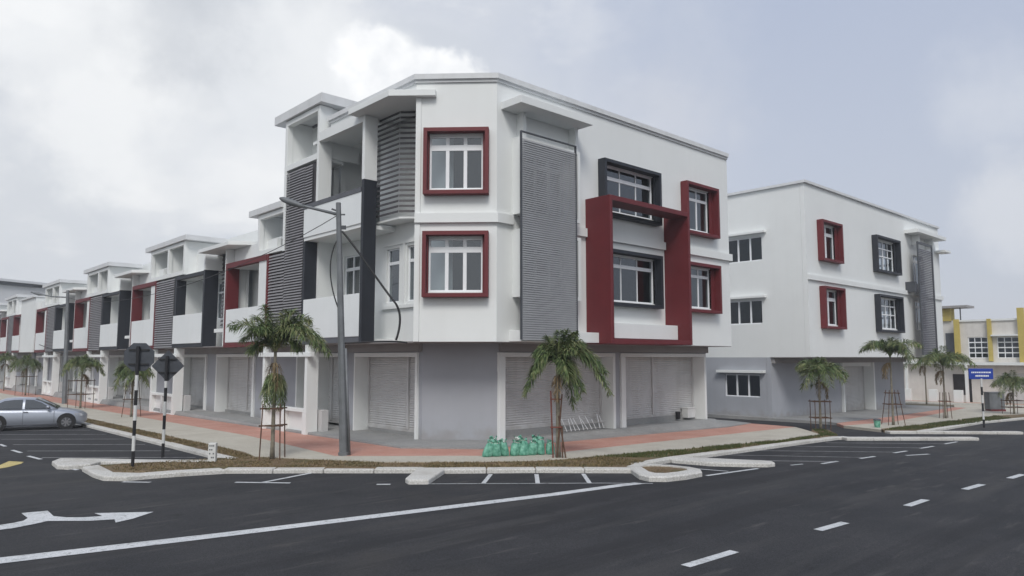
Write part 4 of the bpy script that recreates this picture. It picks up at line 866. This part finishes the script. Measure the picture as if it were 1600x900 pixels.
sign_post((-7.85, 4.00, -.06), 2.5, 'octagonal road sign back on the nearer black and white banded post', 'oct', .78, 2.93, .25)
sign_post((-6.62, 5.45, -.07), 2.3, 'diamond shaped road sign back on a black and white banded post', 'dia', .68, 2.66, .1)
# small marker stone
q_ = MB(); q_.box(-.1, .1, -.07, .07, 0, .56)
mk = thing('marker_post', 'short white concrete marker post with grey lettering on the kerbside grass', 'marker post', (-5.85, 3.55, -.07))
q_ = MB(); F_ = Fr((-5.85, 3.55), RV[:2], (-DV)[:2]); q_.fbox(F_, -.11, .11, -.07, .07, -.1, .46); q_.build('post', 'white_band', mk, bevel=.015)
q_ = MB()
for k in range(4):
    for j, u in enumerate((-.055, 0.0, .05)):
        if (k+j) % 4 != 3: q_.fbox(F_, u-.018, u+.018, .071, .074, .36-k*.11, .40-k*.11)
q_.build('lettering', 'darkgrey', mk)
# blue street name sign
bs = thing('street_sign', 'blue street name sign on a black and white banded post at the right', 'street sign', (29.03, -6.69, -.62))
for i in range(6):
    q = MB(); q.tube([(29.03, -6.69, -.62+.41*i), (29.03, -6.69, -.62+.41*(i+1) if i < 5 else 1.86)], .05, 12); q.build('post_band', 'black' if i % 2 == 0 else 'white_band', bs)
F_ = Fr((29.03, -6.69), RV[:2], (-DV)[:2])
q_ = MB(); q_.fbox(F_, -.62, .62, -.03, .03, 1.82, 2.36); bsp = q_.build('sign_plate', 'blue_sign', bs, bevel=.02)
q_ = MB(); u = -.5
random.seed(3)
while u < .5:
    l_ = random.uniform(.05, .09); q_.fbox(F_, u, u+l_, .031, .036, 2.13, 2.2); u += l_+.025
u = -.3
while u < .34:
    l_ = random.uniform(.05, .08); q_.fbox(F_, u, u+l_, .031, .036, 1.95, 2.03); u += l_+.02
q_.build('lettering', 'white_metal', bsp)
# electrical cabinet, litter bin, bucket, rack
gb = thing('electrical_cabinet', 'grey roadside cabinet with a dark red lower half', 'cabinet', (45, -3.2, -.9))
F_ = Fr((45, -3.2), RV[:2], (-DV)[:2]); q_ = MB(); q_.fbox(F_, -.55, .5, -.3, .3, -.62, .5); q_.build('cabinet_body', 'pole', gb, bevel=.02)
q_ = MB(); q_.fbox(F_, -.5, .52, -.32, .33, -1.0, -.62); q_.build('base', 'red', gb, bevel=.01); q_ = MB(); q_.fbox(F_, -.6, .55, -.34, .34, .5, .56); q_.build('lid', 'pole', gb)
bn = thing('litter_bin', 'small green bin on the pavement beside the driveway', 'bin', (22.58, -3.98, -.42))
q_ = MB(); q_.tube([(22.58, -3.98, -.42), (22.58, -3.98, -.05)], [.12, .155], 14); q_.build('bin_body', 'bag', bn, smooth=False); q_ = MB(); q_.tube([(22.58, -3.98, -.05), (22.58, -3.98, .0), (22.58, -3.98, .03)], [.17, .17, .1], 14); q_.build('lid', 'darkgrey', bn)
bk = thing('box', 'white box on the step of the right hand roller shutter', 'box', (15.15, 1.55, .18))
q_ = MB(); q_.box(14.85, 15.45, 1.35, 1.7, .16, .62); q_.build('carton', 'bucket', bk, bevel=.015); q_ = MB(); q_.box(14.83, 15.47, 1.33, 1.72, .58, .64); q_.build('lid', 'bucket', bk, bevel=.01)
q_ = MB(); q_.tube([(14.35, 1.55, .14), (14.35, 1.55, .46)], [.1, .12], 10); tag(q_.build('bucket', 'black'), 'small black bucket beside the white box at the shutter', 'bucket')
rk = thing('metal_rack', 'low white metal rack of leaning bars before the left roller shutter', 'rack', (7.8, 1.45, .08))
q_ = MB(); q_.bar((6.6, 1.35, .34), (9.0, 1.35, .34), .02); q_.bar((6.6, 1.35, .14), (9.0, 1.35, .14), .02); q_.build('rail', 'shutter', rk)
random.seed(11)
for k in range(10):
    u = 6.7+k*.24; q_ = MB(); q_.bar((u, 1.3, .1), (u+random.uniform(-.22, .05), 1.5, .62+random.uniform(-.16, .05)), .022); q_.build('bar', 'white_metal', rk)

# green sacks
lab = ['green sack at the left end of the row of sacks', 'second green sack from the left in the row', 'third green sack from the left in the row', 'green sack with a white tied top in the middle of the row',
       'fifth green sack from the left in the row', 'sixth green sack from the left in the row', 'second green sack from the right, beside the palm', 'green sack at the right end, closest to the palm trunk']
def sack(i, x, y, z, h, r_, top):
    random.seed(40+i); P = thing('sack', lab[i] if i < 8 else ['green sack standing behind the leftmost front sacks', 'green sack standing behind the middle sacks', 'green sack standing behind the rightmost front sacks'][i-8], 'sack', (x, y, z), 'green sacks lined up on the pavement edge')
    mb = MB(); prof = [(0, .86), (.04, 1.0), (.25, 1.1), (.5, 1.04), (.68, .98), (.80, .84), (.87, .62), (.90, .50), (.94, .62), (1.0, .86)]
    nseg = 24; ph = random.uniform(0, 6); rings = []; lean = Vector((random.uniform(-.13, .13), random.uniform(-.08, .08), 0))
    for t, rr in prof:
        k = len(mb.v)
        for j in range(nseg):
            a = 2*math.pi*j/nseg; wob = 1+.09*math.sin(2*a+ph+t*3)+.06*math.sin(5*a+ph*2+t*9)+(.22*math.sin(6*a+ph) if t > .75 else .03*math.sin(11*a+t*14))
            mb.v.append(Vector((x+r_*rr*wob*math.cos(a), y+r_*rr*wob*.8*math.sin(a), z+h*t+(.045*math.sin(3*a+ph)+.02*math.sin(7*a) if t > .9 else 0)))+lean*t)
        rings.append(k)
    for a, b in zip(rings, rings[1:]):
        for j in range(nseg): mb.f.append([a+j, a+(j+1) % nseg, b+(j+1) % nseg, b+j])
    mb.f.append([rings[0]+j for j in range(nseg)][::-1])
    o = mb.build('sack_body', 'bag', P, smooth=True); ss = o.modifiers.new('s', 'SUBSURF'); ss.levels = 1; ss.render_levels = 1
    tb = MB(); tb.tube([Vector((x, y, z+h*.885))+lean*.88, Vector((x, y, z+h*.915))+lean*.92], r_*.58, 12); tb.build('tie', 'bag_tie', P)
    if top:
        tt = MB(); cx = Vector((x, y, z+h))+lean
        for j in range(7):
            a = j*.9; d = Vector((math.cos(a)*.09, math.sin(a)*.09, .07+.04*math.sin(j*2.1))); e = Vector((-math.sin(a), math.cos(a), 0))*.05
            tt.quad(cx-e, cx+e, cx+d+e*.9, cx+d-e*.9)
        tt.build('tied_top', 'bag_tie', P)
base0 = Vector((.45, -1.28)); base1 = Vector((2.42, -1.98))
for i in range(8):
    t = i/7; p = base0.lerp(base1, t); sack(i, p.x, p.y-.02*math.sin(i*2), g(p.x, p.y)+H, .47+.05*math.sin(i*3.3), .155+.02*math.sin(i*5.1), i == 3)
for i, t in enumerate((.16, .5, .82)):
    p = base0.lerp(base1, t)+Vector((.18, .26)); sack(8+i, p.x, p.y, g(p.x, p.y)+H, .54, .155, False)

# ---------------------------------------------------------------- palms
def frond(pts, ln, wd, parent, dens=46, seed=0, droop=.5, fluffy=True):
    random.seed(seed); a, b, c_ = map(Vector, pts); mb = MB()
    P = [((1-t)**2)*a+2*(1-t)*t*b+t*t*c_ for t in [i/14 for i in range(15)]]
    mb.tube(P, [.022*(1-.8*i/14)+.004 for i in range(15)], 5, cap=False)
    for k in range(dens):
        t = .10+.9*(k+random.random()*.6)/dens; p = ((1-t)**2)*a+2*(1-t)*t*b+t*t*c_
        d = ((b-a)*(1-t)+(c_-b)*t).normalized(); sdv = d.cross(Vector((0, 0, 1)))
        if sdv.length < .1: sdv = Vector((1, 0, 0))
        sdv.normalize(); upv = sdv.cross(d)
        L0 = ln*(.55+.6*math.sin(math.pi*min(1, t*.9+.12)))*random.uniform(.8, 1.1)
        for s in (-1, 1, -1, 1)[:4 if fluffy else 2]:
            ang = random.uniform(-.7, .9); dr_ = (sdv*s*math.cos(ang)+upv*math.sin(ang)+d*random.uniform(.35, .9)).normalized()
            tip = p+dr_*L0-Vector((0, 0, L0*droop*random.uniform(.5, 1.1))); mid = p+dr_*L0*.5-Vector((0, 0, L0*droop*.1))
            w_ = dr_.cross(Vector((random.uniform(-.5, .5), random.uniform(-.5, .5), 1))).normalized()*wd*random.uniform(.7, 1.2)
            i = len(mb.v); mb.v += [p, mid+w_, tip, mid-w_]; mb.f.append([i, i+1, i+2, i+3])
    me = bpy.data.meshes.new('frond'); off = parent_world(parent); me.from_pydata([v-off for v in mb.v], [], mb.f); me.update(); me.materials.append(M['palm_leaf'])
    o = bpy.data.objects.new('frond', me); COL.objects.link(o); o.parent = parent; return o
def palm(base, label, th, fr, seed, r0=.09, ln=.34, wd=.016, dens=46, lean=(0, 0), heights=None):
    P = thing('palm_tree', label, 'palm tree', base, 'young palms with bushy fronds along the verge'); b = Vector(base); random.seed(seed)
    top = Vector((b.x+lean[0], b.y+lean[1], th))
    q = MB(); n_ = 9; q.tube([b.lerp(top, i/n_) for i in range(n_+1)], [r0*1.35]+[r0*(1.05-.35*i/n_)+.004*(i % 2) for i in range(1, n_+1)], 10); q.build('trunk', 'trunk', P, smooth=True)
    c0 = top-Vector((0, 0, .35))
    for k, (rx, dy, dz, up_, *rest) in enumerate(fr):
        end = top+RV*rx+DV*dy+Vector((0, 0, dz)); ctl = top+(RV*rx+DV*dy)*.42+Vector((0, 0, up_))
        st_ = c0+Vector((0, 0, .3)) if not rest else Vector((b.lerp(top, rest[0])))
        frond([st_, ctl, end], ln, wd, P, dens, seed*31+k, droop=.45)
    for k in range(2):
        a = random.uniform(0, 6.28); e = c0+RV*.35*math.cos(a)+DV*.35*math.sin(a)-Vector((0, 0, .75)); ct = c0+RV*.42*math.cos(a)+DV*.42*math.sin(a)+Vector((0, 0, .05))
        o = frond([c0, ct, e], .2, wd*.8, P, 22, seed*77+k, droop=.9); o.data.materials[0] = M['dead_leaf']; o['label'] = 'withered brown frond hanging under the crown'
    return P
def stakes(base, w_, h0, bars, label, m='wood', lean=0., n=4):
    P = thing('tree_stake', label, 'tree stake', base, 'wooden stake frames holding the young palms'); b = Vector(base)
    cs = [(-1, -1), (1, -1), (1, 1), (-1, 1)][:n]
    tops = []
    for sx, sy in cs:
        f = b+RV*sx*w_+DV*sy*w_*.8; t = b+RV*sx*w_*(1-lean)+DV*sy*w_*.8*(1-lean)+Vector((0, 0, h0)); tops.append((f, t))
        q = MB(); q.tube([f, t], .019, 7); q.build('stake', m, P)
    for hb in bars:
        for i in range(len(cs)):
            (f1, t1), (f2, t2) = tops[i], tops[(i+1) % len(cs)]
            a = f1.lerp(t1, hb/h0); c_ = f2.lerp(t2, hb/h0); e = (c_-a).normalized()*.08; q = MB(); q.bar(a-e, c_+e, .028, .04); q.build('crossbar', m, P)
    return P
def gz(x, y): return g(x, y)+H-.02
# palm 1 (left of the lamp)
f1 = [(-1.1, .3, .35, .95), (-1.3, -.2, .75, 1.05), (-.85, .5, 1.05, .95), (-.3, -.3, 1.35, .8), (.15, .4, 1.25, .8), (.6, -.3, 1.2, .95), (.95, .3, .95, 1.25), (1.3, -.1, .1, 1.45), (1.0, -.5, .35, 1.25), (.35, .8, .8, 1.1), (-.4, -.8, .6, 1.0), (-.8, .1, .0, .6), (1.55, .25, -.1, 1.6), (.7, .1, .1, .7)]
palm((-4.36, 2.86, gz(-4.36, 2.86)), 'palm with a low tuft on its trunk, left of the corner lamp', 3.1, f1, 5, r0=.058, ln=.44, wd=.015, dens=70)
PL = [o for o in bpy.data.objects if o.name.startswith('palm_tree')][-1]
b = Vector((-4.36, 2.86, 0)); 
for k in range(9):
    a = k*.72; st_ = b+Vector((0, 0, 2.45)); e = b+RV*.26*math.cos(a)+DV*.26*math.sin(a)+Vector((0, 0, 1.45+.12*math.sin(k*2))); ct = b+RV*.34*math.cos(a)+DV*.34*math.sin(a)+Vector((0, 0, 2.4)); frond([st_, ct, e], .22, .013, PL, 26, 900+k, droop=.9)
stakes((-4.36, 2.86, gz(-4.36, 2.86)), .30, 1.62, (.98, 1.48), 'dark wooden frame round the palm left of the corner lamp', 'wood', .15, 3)
# palm 2 (right, behind the sacks)
f2 = [(-.5, .2, .55, .6), (-.7, -.1, .3, .75), (-1.0, 0, -.9, .7), (-.8, -.3, -.3, .8), (-.3, .4, .85, .6), (.05, -.2, 1.0, .6), (.3, .2, 1.05, .7), (.6, .1, .95, .8), (.8, -.1, .6, .95), (1.0, .2, .1, 1.0), (1.45, 0, -.25, 1.05), (1.6, .1, -.9, 1.15), (.6, -.2, -1.0, .55), (.5, .3, -1.3, .5), (.75, .1, -.8, .6), (.3, -.5, -.4, .5), (.0, .6, .5, .7), (.55, -.35, .45, .6)]
palm((2.06, -2.68, gz(2.06, -2.68)), 'palm with a drooping crown standing behind the green sacks', 2.7, f2, 6, r0=.068, ln=.38, wd=.016, dens=80)
S2 = thing('tree_stake', 'reddish leaning stakes tied to the palm behind the green sacks', 'tree stake', (2.06, -2.68, gz(2.06, -2.68)), 'wooden stake frames holding the young palms')
b = Vector((2.06, -2.68, gz(2.06, -2.68)))
for a0, a1, hh in ((-.16, -.22, 2.0), (.22, .02, 1.25), (.12, .12, .95), (-.05, .12, 1.9)):
    q = MB(); q.tube([b+RV*a0*1.0-DV*.12, b+RV*a1-DV*.08+Vector((0, 0, hh))], .024, 7); q.build('stake', 'wood_red' if a0 < -.1 else 'wood', S2)
for hh in (.92, 1.75):
    q = MB(); q.bar(b-RV*.24-DV*.13+Vector((0, 0, hh)), b+RV*.1-DV*.13+Vector((0, 0, hh)), .03, .04); q.build('crossbar', 'wood_red', S2)
# palms further along
def gen(seed, s, droop, n=9, up=.9):
    random.seed(seed); o = []
    for k in range(n):
        a = 2*math.pi*k/n+random.uniform(-.3, .3); rr = s*random.uniform(.75, 1.1); o.append((rr*math.cos(a), rr*math.sin(a), droop+random.uniform(-.35, .55), up*random.uniform(.8, 1.2)))
    o += [(.15, .1, up*.9, .5), (-.3, .2, up*.75, .6)]
    return o
pl2 = [((19.1, -2.85), 2.15, 1.2, -.25, 'small palm at the driveway mouth, in front of the second block', 21, .8),
       ((24.92, -3.85), 3.0, 1.45, .0, 'tall palm with arching fronds right of the driveway', 22, 1.0),
       ((33.12, -3.71), 2.5, 1.6, -.2, 'palm in front of the right end of the second block', 23, 1.2),
       ((51.9, 3.37), 2.6, 1.9, -.3, 'palm standing in the pavement before the yellow piered shophouse', 24, 1.1),
       ((41.98, -5.0), 1.0, 1.25, -.3, 'low palm at the right edge beyond the grey cabinet', 25, 1.2),
       ((-2.4, 24.23), 2.1, .9, -.5, 'palm half hidden by the octagonal sign', 26, .9),
       ((-2.52, 34.73), 2.2, 1.2, -.3, 'palm behind the front of the parked car', 27, 1.0),
       ((-1.5, 59.6), 2.3, 1.3, -.4, 'palm behind the parked car, second from the left edge', 28, 1.0),
       ((-.9, 75.5), 2.6, 1.5, -.4, 'farthest palm at the left edge of the terrace', 29, 1.0),
       ((51, 6.8), 2.4, 1.3, -.4, 'palm in the gap at the end of the second block', 30, 1.0)]
for (xy, th, s_, dr_, lb_, sd_, up_) in pl2:
    zz = gz(*xy); palm((xy[0], xy[1], zz), lb_, th, gen(sd_, s_, dr_, up=up_), sd_, r0=.055, ln=.48, wd=.021, dens=46)
random.seed(9)
stakes((19.1, -2.85, gz(19.1, -2.85)), .34, 1.35, (.55, 1.28), 'square stake frame round the small palm at the driveway mouth', 'wood')
stakes((24.92, -3.85, gz(24.92, -3.85)), .42, 1.75, (1.05, 1.6), 'stake frame round the tall palm right of the driveway', 'wood', .5)
stakes((33.12, -3.71, gz(33.12, -3.71)), .25, 1.5, (1.0,), 'stakes holding the palm by the right end of the second block', 'wood', .3)
stakes((41.98, -5.0, gz(41.98, -5.0)), .5, .95, (.45, .88), 'stake frame round the low palm at the right edge', 'wood')
stakes((-2.4, 24.23, gz(-2.4, 24.23)), .36, 1.9, (.95, ), 'stakes of the palm behind the octagonal sign', 'wood', .4, 3)
stakes((-2.52, 34.73, gz(-2.52, 34.73)), .55, 1.85, (.9, 1.75), 'stake frame round the palm behind the front of the car', 'wood', .0)
stakes((-1.5, 59.6, gz(-1.5, 59.6)), .6, 1.8, (1.7,), 'stake frame round the palm behind the parked car', 'wood', .0)

# ---------------------------------------------------------------- parked car
CF = Vector((-6.2, 20.2, -.29)); fwd = Vector((math.cos(R(-16)), math.sin(R(-16)), 0)); side = Vector((fwd.y, -fwd.x, 0))   # side = towards the camera
car = thing('parked_car', 'silver four door saloon parked nose to the kerb in an angled bay', 'car', CF)
WB = 2.62; W2 = .84
CFr = Fr((CF.x, CF.y), fwd[:2], side[:2])
def cp(l_, s_, z): return CF+fwd*l_+side*(s_-.80)+Vector((0, 0, z))     # s=.8 is the near face
def carloft(stations, name, m, parent, smooth=True):
    mb = MB(); n_ = len(stations[0][1])
    for l_, prof in stations:
        for (s_, z) in prof: mb.v.append(cp(l_, s_, z))
    for i in range(len(stations)-1):
        for j in range(n_-1): mb.f.append([i*n_+j, i*n_+j+1, (i+1)*n_+j+1, (i+1)*n_+j])
    mb.f.append(list(range(n_))); mb.f.append([(len(stations)-1)*n_+j for j in range(n_)][::-1])
    o = mb.build(name, m, parent, smooth=smooth); return o
# lower body: section from near sill over the bonnet/deck to the far sill
def sec(w_, zb, zm, zt, crown=.03):
    a = [(w_*.93, zb), (w_, zb+.08), (w_*1.01, (zb+zm)/2), (w_*.99, zm), (w_*.93, zt-.035), (w_*.80, zt), (w_*.4, zt+crown)]
    return a+[(0, zt+crown*1.15)]+[(-s, z) for s, z in reversed(a)]
body_st = [(.74, sec(.52, .28, .46, .56)), (.68, sec(.62, .22, .50, .62)), (.56, sec(.72, .20, .56, .69)), (.38, sec(.80, .20, .60, .76)), (.0, sec(W2, .20, .66, .83)), (-.45, sec(W2, .19, .70, .90)), (-.75, sec(W2, .18, .72, .93)),
           (-1.4, sec(W2, .18, .74, .94)), (-2.2, sec(W2, .18, .75, .95)), (-2.75, sec(W2, .20, .77, .97)), (-3.2, sec(W2*.98, .24, .78, .99)), (-3.5, sec(W2*.92, .30, .76, .97)), (-3.62, sec(W2*.84, .38, .70, .86))]
bo = carloft(body_st, 'body', 'silver', car)
def sec2(w0, z0, w1, z1): 
    a = [(w0, z0), (lerp(w0, w1, .5)+.02, lerp(z0, z1, .5)), (w1+.02, z1-.06), (w1-.06, z1)]
    return a+[(0, z1+.025)]+[(-s, z) for s, z in reversed(a)]
roof_st = [(-.38, sec2(.74, .90, .70, .915)), (-.62, sec2(.76, .90, .66, 1.06)), (-1.0, sec2(.77, .91, .60, 1.27)), (-1.35, sec2(.78, .92, .57, 1.385)), (-1.9, sec2(.78, .93, .57, 1.415)), (-2.4, sec2(.78, .94, .57, 1.38)), (-2.75, sec2(.77, .95, .60, 1.25)), (-3.08, sec2(.74, .96, .66, 1.02)), (-3.2, sec2(.72, .965, .68, .98))]
carloft(roof_st, 'roof', 'silver', car)
def sidepoly(pts, name, m, thick=.012, out=.0):
    mb = MB()
    def sx(z): return lerp(.785, .60, max(0, (z-.93)/(1.38-.93)))+.028+out
    P_ = [cp(l_, sx(z), z) for l_, z in pts]; Q_ = [p+side*thick for p in P_]; n_ = len(pts)
    mb.v += P_+Q_; mb.f.append(list(range(n_))); mb.f.append([n_+i for i in range(n_)][::-1])
    for i in range(n_): mb.f.append([i, (i+1) % n_, n_+(i+1) % n_, n_+i])
    return mb.build(name, m, car)
sidepoly([(-.62, .955), (-1.0, 1.20), (-1.32, 1.325), (-1.62, 1.345), (-1.62, .955)], 'window', 'car_glass')
sidepoly([(-1.72, .955), (-1.72, 1.345), (-2.05, 1.34), (-2.4, 1.30), (-2.72, 1.13), (-2.84, .975)], 'window', 'car_glass')
# windscreen and rear window
mb = MB(); mb.v += [cp(-.40, .68, .925), cp(-1.28, .55, 1.385), cp(-1.28, -.55, 1.385), cp(-.40, -.68, .925)]; mb.v = [v+fwd*.03+Vector((0, 0, .02)) for v in mb.v]; mb.f.append([0, 1, 2, 3]); mb.build('windscreen', 'car_glass', car)
mb = MB()
for l_ in (-1.67,): mb.bar(cp(l_, .845, .25), cp(l_, .845, .9), .008, .012)
mb.bar(cp(-.48, .852, .3), cp(-.5, .852, .88), .008, .012); mb.bar(cp(-2.75, .85, .62), cp(-2.84, .84, .93), .008, .012)
mb.bar(cp(-.3, .85, .24), cp(-2.4, .85, .24), .02, .02); mb.build('door_seam', 'darkgrey', car)
for l_ in (-1.48, -2.58): mb = MB(); mb.bar(cp(l_, .865, .80), cp(l_-.17, .865, .80), .03, .03); mb.build('door_handle', 'darkgrey', car)
mb = MB(); mb.tube([cp(-.72, .86, .99), cp(-.72, .98, 1.0)], [.055, .085], 8); mb.build('side_mirror', 'silver', car, smooth=True)
mb = MB(); mb.hexa([cp(.60, .67, .54), cp(.34, .80, .57), cp(.34, .815, .57), cp(.62, .69, .54), cp(.56, .65, .66), cp(.30, .78, .71), cp(.30, .79, .71), cp(.58, .67, .66)]); mb.build('headlight', 'headlamp', car)
for l_ in (0., -WB):
    for near in (1, -1):
        c0 = cp(l_, .80*near if near > 0 else -.80, .31); s_ = side*near
        if near > 0:
            a = MB(); a.tube([cp(l_, .80, .335), cp(l_, .852, .335)], .375, 28); a.build('wheel_arch', 'black', car)
        t = MB(); n_ = 28
        t.tube([c0-s_*.16, c0-s_*.14, c0+s_*.045, c0+s_*.065], [.28, .305, .305, .28], n_)
        w_ = t.build('wheel', 'tyre', car, smooth=False)
        if near > 0:
            r_ = MB()
            r_.tube([c0+s_*.066, c0+s_*.072], [.205, .2], 24)
            rm = r_.build('rim', 'darkgrey', w_)
            r_ = MB(); up_ = Vector((0, 0, 1))
            for k in range(7):
                a = 2*math.pi*k/7; d = fwd*math.cos(a)+up_*math.sin(a); r_.bar(c0+s_*.08, c0+s_*.08+d*.195, .05, .02, upv=side)
            r_.tube([c0+s_*.072, c0+s_*.095], .05, 12); r_.build('spoke', 'alloy', w_)

# unseen treeline added behind the camera to darken the window reflections
random.seed(5)
mb = MB()
for k in range(26):
    x = -95+k*9.; y = -95+random.uniform(-6, 6); h = random.uniform(7, 13); r_ = random.uniform(5, 8)
    for j in range(6):
        cx = x+random.uniform(-4, 4); cz = h*random.uniform(.4, .8)
        mb.tube([(cx, y, -1), (cx, y, cz*.6), (cx, y, cz), (cx, y, cz+2.5)], [r_*.7, r_*.8, r_*.55, .6], 9)
o = mb.build('reflection_trees', 'tree_far', merge=False); o['kind'] = 'stuff'
# thin warm-season haze over the whole place
mb = MB(); mb.box(-80, 130, -110, 190, -3.6, 24.0)
hm = bpy.data.materials.new('haze'); hm.use_nodes = True; ht = hm.node_tree; ht.nodes.clear()
ho = ht.nodes.new('ShaderNodeOutputMaterial'); hv = ht.nodes.new('ShaderNodeVolumePrincipled'); hv.inputs['Density'].default_value = .0011; hv.inputs['Color'].default_value = (.88, .92, .97, 1); hv.inputs['Anisotropy'].default_value = .2
ht.links.new(hv.outputs[0], ho.inputs['Volume']); M['haze'] = hm
o = mb.build('haze', 'haze'); o['kind'] = 'stuff'
print('objects', len(bpy.data.objects))
